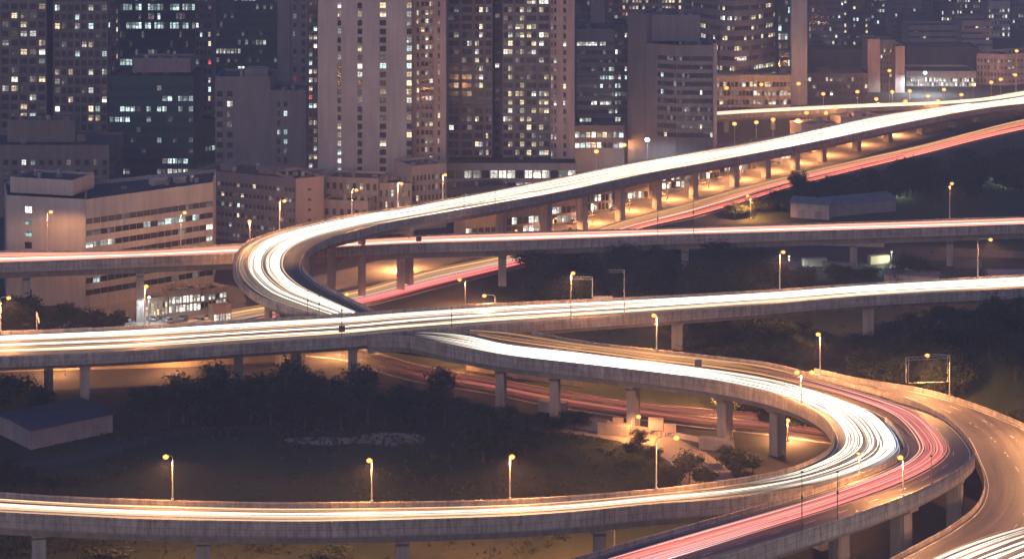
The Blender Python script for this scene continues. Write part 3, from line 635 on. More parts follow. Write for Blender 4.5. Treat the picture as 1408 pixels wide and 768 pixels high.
# left: brown residential tower, two wings with a dark slot between
g = fs(6, fh=3.7, margin=.42, sill=.32, head=.86, p=.17, lit='res', pal='res')
building('residential_tower', 'dark brown grid tower at the far upper left with scattered lit rooms', [
    dict(a=(-62, 886), b=(64, 886), z1=122, depth=24, wall='brown', pilasters=[(.4, 1.6, .5, 'mauve'), (25.6, 26.8, .5, 'mauve'), (50.8, 52, .5, 'mauve')], front=fs(10, fh=3.7, margin=.3, sill=.26, head=.88, p=.2, pal='res')),
    dict(a=(64.3, 897), b=(73.7, 897), z1=118, depth=14, wall='dark'),
    dict(a=(74, 880), b=(148, 880), z1=122, depth=26, wall='brown', pilasters=[(74, 75.2, .5, 'mauve'), (91.9, 93.1, .5, 'mauve'), (110.4, 111.6, .5, 'mauve'), (128.9, 130.1, .5, 'mauve'), (146.8, 148, .5, 'mauve')], front=fs(8, fh=3.7, margin=.3, sill=.26, head=.88, p=.24, pal='res'), right=fs(3, fh=3.7, margin=.5, p=.2, pal='res'))])
building('tenement_block', 'low dark brown flat roofed block at the left edge below the grid tower', [
    dict(a=(-60, 800), b=(150, 800), z1=25.5, depth=30, wall='brown', front=fs(17, fh=3.6, margin=.5, p=.10, pal='res'), right=fs(5, fh=3.6, margin=.5, p=.1), plant=[(.75, .5, 5, 3, 2.5)]),
    dict(a=(10, 812), b=(103, 812), z0=25.6, z1=33, depth=9, wall='brown')])
# white slab with ribbon windows
wr = fs(18, fh=3.6, margin=.02, sill=.36, head=.84, base=2.4, lit='office', p=.42, pal='cool', top=4.0, rec=.25)
Yc, Yb = 660, 689
building('ribbon_window_block', 'white slab block with long dark ribbon windows and a blank end wall', [
    dict(a=(118, Yc), b=(293, Yb), back=((118.5, 690), (297, 713)), z1=31.7, wall='white', front=wr, up=1.2, plant=[(.55, .6, 5, 3, 2.0), (.72, .55, 3, 3, 1.6)]),
    dict(a=(9, 667), b=(117.6, 660.2), back=((6, 690), (118, 689.8)), z1=31.7, wall='panel', up=1.2, front=fs([(34, 44)], px0=9, px1=117.6, fh=3.6, base=2, sill=.15, head=.72, lit='all', p=.75, pal='cool')),
    dict(a=(14, 671), b=(100, 665), z0=33, z1=37, depth=14, wall='white', up=.8)], cat='office block')
# teal glass tower and the dark teal block before it
building('glass_tower', 'dark teal glass tower with thin rows of lit offices at upper left', [
    dict(a=(156, 1000), b=(268, 1000), z1=140, depth=26, wall='teal', front=fs(26, fh=4.2, margin=.14, sill=.22, head=.92, rec=.12, lit='office', p=.38, pal='cool', glass='glass_teal')),
    dict(a=(268.3, 1000.5), b=(291, 1000.5), z1=140, depth=26, wall='slate', front=fs(4, fh=4.2, margin=.4, p=.22, pal='res'))], cat='tower')
building('office_block', 'dark teal office block with three brightly lit rows of windows', [
    dict(a=(150, 860), b=(266, 860), z1=43, depth=26, wall='teal', front=fs(16, fh=4.1, margin=.16, sill=.28, head=.78, lit='office', p=.50, pal='cool', glass='glass_teal')),
    dict(a=(266.4, 860.3), b=(312, 872), z1=24, depth=20, wall='teal', front=fs(9, fh=4.1, margin=.2, sill=.28, head=.75, lit='office', p=.6, pal='cool', glass='glass_teal')),
    dict(a=(182, 868), b=(262, 868), z0=44.2, z1=49, depth=14, wall='slate')], cat='office block')
building('lit_tower', 'dark tower with yellow and green lit offices beside the teal glass tower', [
    dict(a=(297, 965), b=(381, 965), z1=130, depth=24, wall='teal', front=fs(17, fh=3.9, margin=.22, sill=.25, head=.8, lit='office', p=.55, pal='office', glass='glass_teal')),
    dict(a=(381.3, 960), b=(399, 960), z1=126, depth=24, wall='slate'),
    dict(a=(399.3, 961), b=(423, 961), z1=126, depth=24, wall='slate', front=fs(2, fh=3.9, margin=.6, p=.06))], cat='tower')
building('blank_block', 'blank blue grey block between the teal offices and the panelled tower', [
    dict(a=(296, 850), b=(372, 850), z1=44, depth=24, wall='slate', front=fs([(298, 306), (312, 320)], px0=296, px1=372, fh=4, p=.15), plant=[(.7, .4, 9, 5, 3)]),
    dict(a=(372.3, 848), b=(421, 848), z1=39, depth=22, wall='slate', front=fs([(381, 385.5), (390, 395)], px0=372.3, px1=421, fh=3.6, margin=.4, p=.5, pal='cool'))])
building('beige_block', 'beige walled low block with rows of small dark windows above the hairpin bend', [
    dict(a=(266, 766), b=(407, 748), z1=22.5, depth=20, wall='mauve', front=fs(26, fh=3.5, margin=.22, sill=.35, head=.75, p=.10, pal='res'), plant=[(.2, .5, 5, 4, 2), (.6, .5, 7, 4, 2)]),
    dict(a=(407.3, 747.6), b=(445, 753), z1=22.5, depth=20, wall='pink', front=fs([(423, 428)], px0=407, px1=445, fh=3.5, sill=.4, head=.65, p=.05))])
# central panelled tower
building('panelled_tower', 'tall pale tower of blank panels split by narrow vertical window slots', [
    dict(a=(437, 800), b=(566, 800), z0=0, z1=126, depth=26, wall='panel', front=fs([(464, 469), (491.5, 498), (522, 531), (559, 566)], px0=437, px1=566, fh=3.16, sill=.22, head=.86, rec=.7, p=.42, pal='res')),
    dict(a=(424, 808), b=(436.7, 808), z1=124, depth=18, wall='dark', front=fs(2, fh=3.16, margin=.25, p=.3, pal='office')),
    dict(a=(566.3, 806), b=(613, 806), z1=122, depth=22, wall='pink', front=fs([(573, 576), (579, 583.5), (585, 589), (590.5, 595), (602, 605)], px0=566.3, px1=613, fh=3.16, sill=.2, head=.8, p=.28, pal='warm'), balcony=(577, 597, 3.16), balwall='pink')], cat='tower')
building('grid_tower', 'broad dark residential tower with lit podium and pale piers at its right', [
    dict(a=(616, 832), b=(677, 832), z0=16.7, z1=130, depth=26, wall='mauve', front=fs([(617, 631), (635, 649), (653, 664.5), (668, 675.5)], px0=616, px1=677, split=2, fh=3.2, sill=.22, head=.82, p=.14, pal='warm'), pilasters=[(632, 634, .7, 'mauve'), (650, 652, .7, 'mauve'), (665.5, 667, .7, 'mauve')]),
    dict(a=(677.3, 840), b=(690.7, 840), z0=16.7, z1=128, depth=14, wall='dark', front=fs([(681, 687)], px0=677.3, px1=690.7, fh=3.2, p=.04)),
    dict(a=(691, 832), b=(757, 832), z0=16.7, z1=130, depth=26, wall='mauve', front=fs([(692, 705), (708.5, 721), (724, 737.5), (741, 755)], px0=691, px1=757, split=2, fh=3.2, sill=.22, head=.82, p=.32, pal='warm'), pilasters=[(706, 707.5, .7, 'mauve'), (722, 723.5, .7, 'mauve'), (738.5, 740, .7, 'mauve')]),
    dict(a=(757.3, 828), b=(790, 828), z0=16.7, z1=130, depth=24, wall='pink', front=fs([(758, 760), (762, 765), (774.5, 778.5)], px0=757.3, px1=790, fh=3.2, p=.3, pal='office')),
    dict(a=(614, 820), b=(792, 820), z0=0, z1=15.4, depth=40, wall='beige', front=fs(15, fh=4.6, margin=.12, sill=.2, head=.85, base=.6, lit='all', p=.8, pal='shop'))], cat='tower')
building('banded_office', 'grey office block with cool lit bands right of the broad residential tower', [
    dict(a=(793, 905), b=(845, 905), z1=56, depth=24, wall='slate', front=fs(13, fh=3.5, margin=.1, sill=.42, head=.88, lit='office', p=.5, pal='cool'), up=1.5),
    dict(a=(845.3, 908), b=(863, 908), z1=58, depth=24, wall='dark', front=fs(4, fh=3.5, margin=.3, p=.3, pal='cool')),
    dict(a=(790, 895), b=(858, 895), z0=0, z1=18, depth=9, wall='mauve', front=fs(9, fh=4.2, margin=.2, sill=.3, head=.85, base=8.5, lit='all', p=.8, pal='office'))], cat='office block')
building('striped_office', 'mauve office block with dark stripes and a blank left wall', [
    dict(a=(888, 893), b=(930, 886), z1=52, depth=24, wall='mauve', front=fs([(904, 930)], px0=888, px1=930, split=6, fh=3.45, margin=.02, sill=.45, head=.98, p=.05, pal='office', base=14)),
    dict(a=(930.2, 886), b=(981, 886), z1=52, depth=24, wall='mauve', front=fs([(931, 980)], px0=930.2, px1=981, split=14, fh=3.45, sill=.45, head=.98, p=.06, pal='office', base=14)),
    dict(a=(981.2, 884), b=(986, 884), z1=53, depth=24, wall='pink'),
    dict(a=(863, 899), b=(887.8, 894), z1=64, depth=24, wall='mauve'),
    dict(a=(888, 898), b=(962, 898), z0=53.2, z1=63, depth=18, wall='slate')], cat='office block')
building('shadowed_tower', 'dark tower seen behind the grey banded office at top centre', [
    dict(a=(791, 1060), b=(851, 1060), z1=125, depth=26, wall='dark', front=fs(8, fh=3.4, margin=.45, p=.04)), dict(a=(812, 1054), b=(832, 1054), z1=112, depth=6, wall='slate')], cat='tower')
building('sparkling_tower', 'far tower of bright window rows behind the mauve striped office', [
    dict(a=(851, 1120), b=(951, 1120), z1=118, depth=26, wall='slate', front=fs(22, fh=3.3, margin=.3, p=.38, pal='warm'))], cat='tower')
# curved banded tower with glass strip and blank slab
arc = []
for i in range(7):
    t = i / 6; arc.append((950 + 120 * t, 1106 - 22 * math.sin(math.pi * t)))
bd = dict(fh=5.0, margin=.02, sill=.38, head=.8, lit='office', p=.55, pal='warm')
building('curved_tower', 'curved tower with pale horizontal bands beside a blank vertical slab', [
    dict(a=(arc[i][0] + .05, arc[i][1]), b=(arc[i + 1][0] - .05, arc[i + 1][1]), z1=128, depth=20, wall='mauve', front=fs(6, **bd)) for i in range(6)] + [
    dict(a=(1070.2, 1090), b=(1088, 1090), z1=132, depth=20, wall='teal', front=fs(4, fh=4.4, margin=.1, sill=.2, head=.9, lit='office', p=.5, pal='office', glass='glass_teal')),
    dict(a=(1088.2, 1084), b=(1110, 1084), z1=136, depth=22, wall='panel'),
    dict(a=(984, 1076), b=(1087.6, 1076), z0=0, z1=15, depth=8, wall='ochre', front=fs(20, fh=4.4, margin=.2, lit='all', p=.4, pal='warm'))], cat='tower')
# far right: low blocks and distant towers
building('podium_block', 'long low dark block at the foot of the blank slab', [dict(a=(1110.5, 1110), b=(1194, 1110), z1=11.5, depth=20, wall='dark', front=fs(14, fh=3.6, margin=.4, p=.12, pal='warm'), plant=[(.3, .5, 6, 4, 2)])], far=True)
building('beige_apartments', 'beige mid rise block standing alone left of the dazzling market hall', [
    dict(a=(1193, 1130), b=(1210, 1130), z1=26.5, depth=18, wall='pink'), dict(a=(1210.2, 1135), b=(1231, 1135), z1=25.5, depth=16, wall='mauve', front=fs(5, fh=3.2, margin=.5, p=.12)), dict(a=(1231.2, 1128), b=(1244, 1128), z1=23, depth=18, wall='pink')], far=True)
building('grey_block', 'wide grey block with faint window bands at upper right', [
    dict(a=(1250, 1300), b=(1322, 1300), z1=15, depth=24, wall='grey', front=fs(18, fh=3.5, margin=.1, sill=.4, head=.8, lit='office', p=.2, pal='warm')),
    dict(a=(1322.3, 1290), b=(1365, 1290), z1=19, depth=24, wall='pink', front=fs(9, fh=3.5, margin=.1, sill=.45, head=.8, p=.04))], far=True)
building('pink_block', 'pale pink block with small square windows near the right edge', [
    dict(a=(1343, 1160), b=(1380, 1155), z1=15.5, depth=20, wall='pink', front=fs(8, fh=3.6, margin=.55, p=.08)), dict(a=(1380.2, 1155), b=(1440, 1167), z1=15.5, depth=20, wall='pink', front=fs(11, fh=3.6, margin=.3, sill=.4, head=.7, p=.15))], far=True)
building('market_hall', 'dazzling white lit market hall beside the pale pink block', [
    dict(a=(1246, 1152), b=(1342, 1150), z1=7.2, depth=26, wall='white', front=fs(30, fh=2.3, margin=.25, sill=.08, head=.9, base=.2, lit='all', p=.85, pal='shop', rec=.2))], far=True, cat='market hall')
far = [(1112, 1160, 1210, 110, 'slate', .12), (1152, 1198, 1330, 122, 'dark', .16), (1190, 1242, 1500, 118, 'slate', .13), (1244, 1300, 1640, 130, 'dark', .2), (1296, 1352, 1480, 90, 'slate', .22), (1340, 1398, 1600, 128, 'dark', .26), (1392, 1460, 1420, 105, 'slate', .2), (1226, 1268, 1390, 62, 'mauve', .08)]
how = ['dark far tower just right of the blank slab', 'far tower with orange lit rooms, second right of the blank slab', 'hazy far tower rising above the beige mid rise', 'hazy far tower above the wide grey block', 'far tower with white window rows above the pale banded block', 'tallest far tower with many lit rooms near the top right corner', 'far tower of dense lights at the right edge', 'squat plain far block behind the beige mid rise']
for (x0, x1, Y, z1, wl_, p), lb in zip(far, how):
    building('distant_tower', lb, [dict(a=(x0, Y), b=(x1, Y), z1=z1, depth=24, wall=wl_, front=fs(max(6, (x1 - x0) // 4), fh=3.6, margin=.35, p=p, pal='res'))], cat='tower', far=True, group='distant towers at upper right')
building('dark_depot', 'long unlit dark depot before the beige mid rise', [dict(a=(1114, 1165), b=(1190, 1165), z1=17, depth=20, wall='dark')], far=True)
building('dark_block', 'wide unlit dark block behind the dazzling market hall', [dict(a=(1246, 1200), b=(1346, 1200), z1=14, depth=24, wall='dark')], far=True)  # plain windowless block filling the dark area behind the hall
rf = random.Random(5); ff = []
for k in range(22):
    x = 1108 + k * 15.5 + rf.uniform(-6, 6); Y = rf.choice([1340, 1440, 1560, 1700, 1850, 2000]) + rf.uniform(0, 60); ff.append((x, Y, rf.uniform(15, 34), zpx(rf.uniform(-30, 62), Y)))
for k, (x, Y, w, z1) in enumerate(sorted(ff)):
    building('far_block', f'small hazy far block on the skyline at upper right, {ordw(k)} from the left', [dict(a=(x, Y), b=(x + w, Y), z1=max(8, z1), depth=24, wall=rf.choice(['slate', 'grey', 'mauve', 'dark', 'panel']), front=fs(max(5, int(w / 3.4)), fh=3.8, margin=.3, p=rf.uniform(.2, .5), pal=rf.choice(['res', 'office', 'warm'])))], far=True, group='far blocks at upper right')
# behind the front row, filling the gaps between towers
building('background_tower', 'plain dark tower far behind between brown grid and teal glass towers', [dict(a=(100, 1150), b=(300, 1150), z1=110, depth=24, wall='dark', front=fs(24, fh=3.6, margin=.4, p=.06))], far=True, cat='tower')
building('background_tower', 'plain dark tower far behind the panelled tower', [dict(a=(380, 1160), b=(640, 1160), z1=125, depth=24, wall='dark', front=fs(30, fh=3.6, margin=.4, p=.06))], far=True, cat='tower')
building('background_tower', 'dark glass tower at the left border behind the ribbon windowed slab', [dict(a=(-120, 960), b=(-4, 960), z1=120, depth=24, wall='dark', front=fs(12, fh=3.6, margin=.3, p=.12))], far=True, cat='tower')
# low buildings at the foot of the panelled tower and along the curved flyover
building('low_shop', 'low beige annex with arched lit windows at the foot of the panelled tower', [
    dict(a=(446, 772), b=(520, 768), z1=19, depth=14, wall='beige', front=fs(8, fh=4.2, margin=.5, p=.3, pal='warm', base=6)), dict(a=(444, 758), b=(506, 755), z1=13.5, depth=10, wall='beige', front=fs(6, fh=4, margin=.5, p=.1)),
    dict(a=(520.3, 770), b=(566, 770), z1=17, depth=18, wall='beige', front=fs(6, fh=4, margin=.6, p=.1))])
building('low_annex', 'stepped beige annex with shops right of the panelled tower', [dict(a=(566.5, 776), b=(614, 782), z1=22, depth=16, wall='beige', front=fs(9, fh=3.6, margin=.4, p=.25, pal='warm', base=2)), dict(a=(614.5, 792), b=(700, 800), z1=11, depth=12, wall='dark', front=fs(12, fh=3.4, margin=.2, p=.6, pal='office'))])
shop_x = [(640, 692), (696, 742), (746, 792), (797, 842), (848, 892), (897, 942), (948, 990), (996, 1040), (1046, 1096), (1102, 1150), (1156, 1210)]
shop_say = ['first and nearest', 'second', 'third', 'fourth', 'fifth', 'sixth', 'seventh', 'eighth', 'ninth', 'tenth', 'last and farthest']
for k, (x0, x1) in enumerate(shop_x):
    i = min(range(rA.n), key=lambda i: abs(704 + F * rA.L[i].x / rA.L[i].y - (x0 + x1) / 2) + (500 if rA.key[i] < 8 else 0))
    Y = rA.L[i].y + 13; Y2 = Y + 5; zt = R.uniform(6, 10)
    building('shopfront', f'low lit shop row behind the curved flyover, {shop_say[k]} from the bend', [dict(a=(x0, Y), b=(x1, Y2), z1=zt, depth=12, wall=R.choice(['ochre', 'beige', 'mauve', 'ochre']), front=fs(R.choice([6, 7, 9]), fh=3.2, margin=R.choice([.15, .3]), sill=.1, head=.85, base=.1, lit='all', p=.5, pal='shop', rec=.2),
        plant=[(R.uniform(.2, .8), .5, 4, 3, 1.6)])], cat='shop', group='shop row behind the curved flyover')
building('corner_shop', 'glaring white lit shop at the foot of the ribbon windowed slab', [dict(a=(232, 653), b=(276, 657), z1=5.8, depth=8, wall='ochre', front=fs(9, fh=2.6, margin=.22, sill=.06, head=.85, base=.1, lit='all', p=1, pal='shop', rec=.2)), dict(a=(276.5, 659), b=(312, 665), z1=4.6, depth=8, wall='ochre', front=fs(7, fh=2.0, margin=.2, sill=.1, base=.1, lit='all', p=.6, pal='office', rec=.2))], cat='shop')
building('corner_shop', 'orange lit shop row left of the glaring white shop', [dict(a=(200, 649), b=(231, 652.5), z1=4.5, depth=6, wall='ochre', front=fs(8, fh=2.0, margin=.2, sill=.05, base=.1, lit='all', p=.8, pal='warm', rec=.2))], cat='shop')
building('shop_kiosk', 'small lit kiosk on the forecourt just left of the hairpin bend', [dict(a=(294, 640), b=(318, 643), z1=4.2, depth=4, wall='ochre', front=fs(3, fh=3.2, margin=.15, sill=.1, base=.1, lit='all', p=1, pal='shop', rec=.2))], cat='kiosk')
# low sheds
def shed(name, label, a, b, depth, h, ridge, wall, roof='roof_metal', doors=2, cat='shed'):
    P0, P1 = a, b; q = plan_box(P0, P1, depth); o = (P0 + P1) / 2; root = tag(empty(name, (o.x, o.y, 0)), label, cat); ox = (o.x, o.y, 0)
    w = MB(); up = lambda p, z: Vector((p.x, p.y, z)); m01, m23 = (q[0] + q[3]) / 2, (q[1] + q[2]) / 2
    for i, j in ((0, 1), (2, 3)): w.face([up(q[i], 0), up(q[j], 0), up(q[j], h), up(q[i], h)])
    w.face([up(q[1], 0), up(q[2], 0), up(q[2], h), up(m23, h + ridge), up(q[1], h)]); w.face([up(q[3], 0), up(q[0], 0), up(q[0], h), up(m01, h + ridge), up(q[3], h)])
    w.build('wall', wall, root, ox)
    r = MB(); e = (P1 - P0).normalized() * .5; n = (q[3] - q[0]).normalized() * .5; t = Vector((0, 0, .18)); s = Vector((0, 0, -ridge * .5 / (depth / 2)))
    for A, B, C_, D_ in ((q[0] - e - n, q[1] + e - n, m23 + e, m01 - e), (q[2] + e + n, q[3] - e + n, m01 - e, m23 + e)):
        b4 = [up(A, h + .02) + s, up(B, h + .02) + s, up(C_, h + ridge + .02), up(D_, h + ridge + .02)]; r.hexa(b4, [p + t for p in b4])
    r.build('roof', roof, root, ox)
    d = (P1 - P0).normalized(); nn = Vector((d.y, -d.x, 0))
    for k in range(doors):
        c = P0.lerp(P1, (k + .6) / (doors + .2)) + nn * .06; db = MB(); db.box((c.x, c.y, .02), (2.4, .1, 2.6), math.atan2(d.y, d.x)); db.box((c.x, c.y, 2.62), (2.8, .14, .2), math.atan2(d.y, d.x)); db.build('door', 'sign_back', root, ox)
    return root
shed('long_shed', 'long low grey shed with a flat dark roof at lower left', at(42, 618), at(155, 594), 17, 4.6, .35, 'wall_grey', 'roof_felt', 3)
shed('low_cottage', 'low white walled building among the park trees at upper right', atY(1087, 800), atY(1140, 795), 12, 5.5, 1.2, 'wall_white', 'roof_metal', 2, 'house')
shed('grey_shed', 'grey roofed long shed right of the low white walled building', atY(1141, 800), atY(1232, 812), 12, 4.4, 1.8, 'wall_grey', 'roof_metal', 3)
shed('yard_shed', 'pale corrugated shed in the lit yard under the long level flyover', atY(1216, 688), atY(1290, 684), 7, 4.2, .8, 'wall_white', 'roof_metal', 2)
shed('yard_shed', 'brown walled shed at the right edge under the long level flyover', atY(1362, 684), atY(1425, 684), 8, 4.6, .8, 'wall_brown', 'roof_metal', 2)
shed('yard_shed', 'small pale shed left end of the lit yard', atY(1060, 700), atY(1100, 700), 7, 3.6, .8, 'wall_white', 'roof_metal', 1)
def container(x, y, ln, rz, wall, label):
    p = at(x, y); r = tag(empty('site_container', p, rz), label, 'container'); b = MB(); w = 2.5; h = 2.6
    b.box((0, 0, .15), (ln, w, h))
    for k in range(int(ln / .6)):
        for sgn in (-1, 1): b.box((-ln / 2 + .3 + k * .6, sgn * (w / 2 + .04), .3), (.28, .08, h - .3))
    b.build('body', wall, r); d = MB()
    d.box((ln / 2 + .05, -.6, .25), (.08, 1.1, 2.3)); d.box((ln / 2 + .05, .6, .25), (.08, 1.1, 2.3)); d.build('door', 'sign_back', r)
container(812, 590, 9, -.5, 'wall_grey', 'grey site container at the top of the earth path'); container(760, 566, 7, -.2, 'wall_beige', 'pale site container between two loop ramp piers')
container(845, 597, 8, -.35, 'wall_ochre', 'ochre site container before the bushes on the earth path'); container(985, 618, 8, -.3, 'wall_grey', 'long grey container beside the inner bushes')
container(1120, 366, 8, .1, 'wall_white', 'white container on the lit yard, left of the pier'); container(1150, 372, 9, -.1, 'wall_grey', 'grey container on the lit yard nearest the pier'); container(1208, 362, 7, .3, 'wall_ochre', 'ochre container on the lit yard right of the pier'); container(1330, 368, 9, 0, 'wall_brown', 'brown container at the right of the lit yard')
# hoardings: plain boards on posts
def hoarding(x, y, w, h, label, z=1.2):
    p = at(x, y); r = tag(empty('hoarding', p, -.1), label, 'billboard'); b = MB(); b.box((0, 0, z), (w, .15, h)); b.build('panel', 'wall_pink', r)
    f = MB()
    for sx in (-1, 1): f.box((sx * (w / 2 + .07), 0, z - .05), (.12, .22, h + .1))
    f.box((0, 0, z + h + .01), (w + .3, .22, .12)); f.build('frame', 'dark_steel', r)
    for sx in (-.35, .35):
        q = MB(); q.box((sx * w, .12, 0), (.16, .09, z + h * .5)); q.build('post', 'dark_steel', r)
hoarding(902, 598, 3.6, 3.2, 'square pale board on posts beside the ground road'); hoarding(921, 601, 3.0, 2.2, 'lower pale board right of the square one'); hoarding(850, 589, 2.6, 1.6, 'small pale board near the fourth loop ramp pier')
# low boundary walls
def low_wall(pts, h, mat, label, t=.3, name='boundary_wall'):
    P = [at(*p) for p in pts]; b = MB()
    for a, c in zip(P, P[1:]):
        d = c - a; n = Vector((d.y, -d.x, 0)).normalized() * t / 2; b.hexa([a - n, a + n, c + n, c - n][::-1], [p + Vector((0, 0, h)) for p in (a - n, a + n, c + n, c - n)][::-1])
    o = tag(b.build(name, mat, None), label, 'wall'); return o
low_wall([(-40, 512), (120, 508), (260, 504), (420, 494)], 2.2, 'wall_ochre', 'long low wall in amber light beneath the main flyover')
low_wall([(640, 508), (720, 521), (800, 532)], 3.0, 'wall_ochre', 'orange lit retaining wall behind the ground road')
low_wall([(830, 585), (900, 596), (960, 607), (1010, 622)], 1.3, 'wall_beige', 'low stone wall along the top of the earth path')
low_wall([(1090, 336), (1216, 340)], 2.4, 'wall_white', 'white wall closing the lit yard')
low_wall([(1290, 350), (1420, 356)], 2.4, 'wall_brown', 'brown wall right of the lit yard')
def rail_fence(pts, h, label, gap=6.0, mt='galvanised'):
    P = crom([at(*p) for p in pts], 10); root = tag(empty('wire_fence', P[len(P) // 2]), label, 'fence'); ox = P[len(P) // 2]
    acc = 0; last = -99
    for a, c in zip(P, P[1:]):
        if acc - last >= gap:
            b = MB(); b.box((a.x, a.y, 0), (.12, .12, h)); b.build('post', mt, root, ox); last = acc
        acc += (c - a).length
    b = MB()
    for z in (h * .35, h * .65, h * .95): b.tube([p + Vector((0, 0, z)) for p in P], .035, 4)
    b.build('rail', mt, root, ox)
rail_fence([(60, 645), (150, 628), (230, 603), (300, 592)], 2.0, 'thin post fence along the path at lower left', mt='wall_dark')
rail_fence([(120, 508), (260, 503), (380, 496)], 4.0, 'tall thin post fence above the amber low wall', 8)
rail_fence([(1010, 300), (1080, 272), (1180, 244), (1300, 212)], 1.6, 'thin fence between the red ground road and the park trees', 8)

# ------------------------------------------------------------------ street lamps
NL = [0]
def lamp(base, hx, hy, label, group, mat='lamp_sodium', power=26000, col=(1.0, .435, .15), rb=.6, arm2=None, lit=True, Yh=None, globe=False):
    """base: world point of the pole's foot; (hx, hy): where its lantern shows"""
    Yh = Yh or base.y; z = zpx(hy, Yh); hp = Vector(((hx - 704) * Yh / F, Yh, z)) - base
    root = tag(empty('street_lamp', base), label, 'street lamp', group)
    top = Vector((0, 0, hp.z + .15)); b = MB(); ax = hp.x; r0 = .15
    pts = [Vector((0, 0, 0)), Vector((0, 0, top.z * .5)), Vector((0, 0, top.z - .7)), Vector((ax * .08, 0, top.z - .2)), Vector((ax * .3, hp.y * .3, top.z + .05)), Vector((ax * .95, hp.y, top.z + .1))]
    b.tube(pts, [r0 + .03, r0, .11, .09, .08, .07], 7); b.box((0, 0, 0), (.5, .5, .35)); b.build('pole', 'galvanised', root)
    for k, (xx, yy) in enumerate([(hp.x, hp.y)] + ([(arm2, 0)] if arm2 else [])):
        h = MB(); h.box((xx, yy, hp.z + .12), (.95, .42, .2), 0, 0, .6); h.build('lamp_head', 'dark_steel', root)
        if k:
            a = MB(); a.tube([(0, 0, top.z - .1), (xx * .9, 0, top.z + .08)], .06, 5); a.build('bracket', 'galvanised', root)
        if lit:
            g = MB(); g.ball((xx, yy, hp.z - .08), rb, 10, 0, .75); g.build('bulb', mat, root)
            L = bpy.data.lights.new('lamp_light', 'POINT' if globe else 'SPOT'); L.energy = power
            if not globe: L.spot_size = math.radians(174); L.spot_blend = .35
            L.color = col; L.shadow_soft_size = .45
            lo = bpy.data.objects.new('lamp_light', L); COL.objects.link(lo); lo.parent = root; lo.location = (xx, yy, hp.z - .75)
    return root
def edge_pt(road, x, y, left=True, out=.17):
    E = road.L if left else road.R
    i = min(range(road.n), key=lambda i: (704 + F * E[i].x / E[i].y - x) ** 2 + (YH + F * (H - E[i].z - PAR) / E[i].y - y) ** 2)
    p = road.off(i, out if left else -out, PAR); return p
def row(road, left, items, where, group, **k):
    for j, (bx, by, hx, hy) in enumerate(sorted(items)):
        lamp(edge_pt(road, bx, by, left), hx, hy, f'sodium street lamp on {where}, {ordw(j)} from the left' if len(items) > 1 else f'sodium street lamp on {where}', group, **k)
row(rD, True, [(233, 686, 228, 627), (503, 689, 508, 632), (698, 685, 704, 627), (911, 669, 930, 601)], 'the far parapet of the lower left ramp', 'lamps on the lower left ramp', power=32000)
lamp(at(868, 606), 878, 572, 'added fill lamp on the earth path among the site containers', None, power=8000)  # added fill lamp, brightens the bare earth of the path
row(rC, False, [(780, 437, 788, 375)], 'the near parapet of the main flyover', None, power=32000)
row(rC, True, [(8, 453, 12, 409), (196, 446, 201, 393), (677, 416, 666, 406), (1070, 396, 1077, 346), (1351, 380, 1362, 329)], 'the far parapet of the main flyover', 'lamps on the main flyover')
row(rE, False, [(910, 480, 899, 433), (1133, 516, 1125, 459)], 'the outer parapet of the outer loop ramp', 'lamps on the outer loop ramp', power=30000)
row(rB, True, [(70, 344, 70, 291), (252, 340, 254, 292), (1303, 301, 1309, 252)], 'the far parapet of the long level flyover', 'lamps on the level flyover', power=11000)
row(rA, True, [(345, 329, 343, 304), (382, 316, 391, 276), (481, 294, 490, 261), (545, 285, 552, 252), (607, 274, 612, 240)], 'the outer parapet of the hairpin bend', 'lamps on the hairpin bend', power=12000, globe=True)
row(rF, False, [(1303, 543, 1275, 488)], 'the outer parapet of the slip road', None)
row(rE, False, [(1248, 676, 1238, 628)], 'the near parapet of the outer loop ramp', None)
lamp(edge_pt(rD, 1104, 554), 1096, 511, 'two armed street lamp on the inner edge of the loop ramp', None, arm2=2.4)
lamp(edge_pt(rE, 1185, 652, True), 1180, 622, 'short lamp on the divider of the loop ramps', None, power=6000, rb=.36)
for (x, y, hx, hy, lb) in ((674, 800, 692, 733, 'sodium lamp rising from below the lower left ramp at bottom centre'), (845, 752, 795, 702, 'long armed lamp before the lower left ramp by the outer parapet'),
                           (1083, 606, 1083, 577, 'low lamp on the ground road beneath the loop ramp piers'), (1360, 556, 1357, 517, 'thin lamp in the scrub beyond the slip road'), (1389, 566, 1401, 528, 'second lamp in the scrub at the right edge'),
                           (640, 426, 632, 384, 'low lamp beside the red ground road between two level flyover piers'), (470, 430, 477, 404, 'low lamp under the hairpin bend beside the main flyover'), (560, 372, 552, 350, 'lamp on the ground road behind the level flyover'),
                           (1032, 300, 1028, 269, 'lamp on the verge of the red ground road'), (640, 512, 628, 474, 'lamp beside the ground road under the main flyover'), (470, 492, 462, 452, 'lamp on the ground road behind the main flyover'),
                           (250, 512, 240, 480, 'lamp under the left part of the main flyover'), (90, 516, 82, 488, 'far left lamp under the main flyover'), (1000, 570, 990, 540, 'lamp beyond the ground road behind the loop ramp')):
    b = at(x, y); lamp(b, hx, hy, lb, None, power=500 if y > 700 else 6000 if 'under the' in lb or 'far left' in lb else 22000)
lamp(at(940, 830), 940, 757, 'lamp at the bottom edge before the outer loop ramp', None, power=1500)
for j, (x, y) in enumerate([(1450, 612), (1520, 690), (1470, 800)]):
    q = edge_pt(rF, x, y, False); lamp(q, x - 20, YH + F * (H - q.z - 10) / q.y, f'sodium lamp on the outer edge of the slip road, {ordw(j)} past the gantry', None)
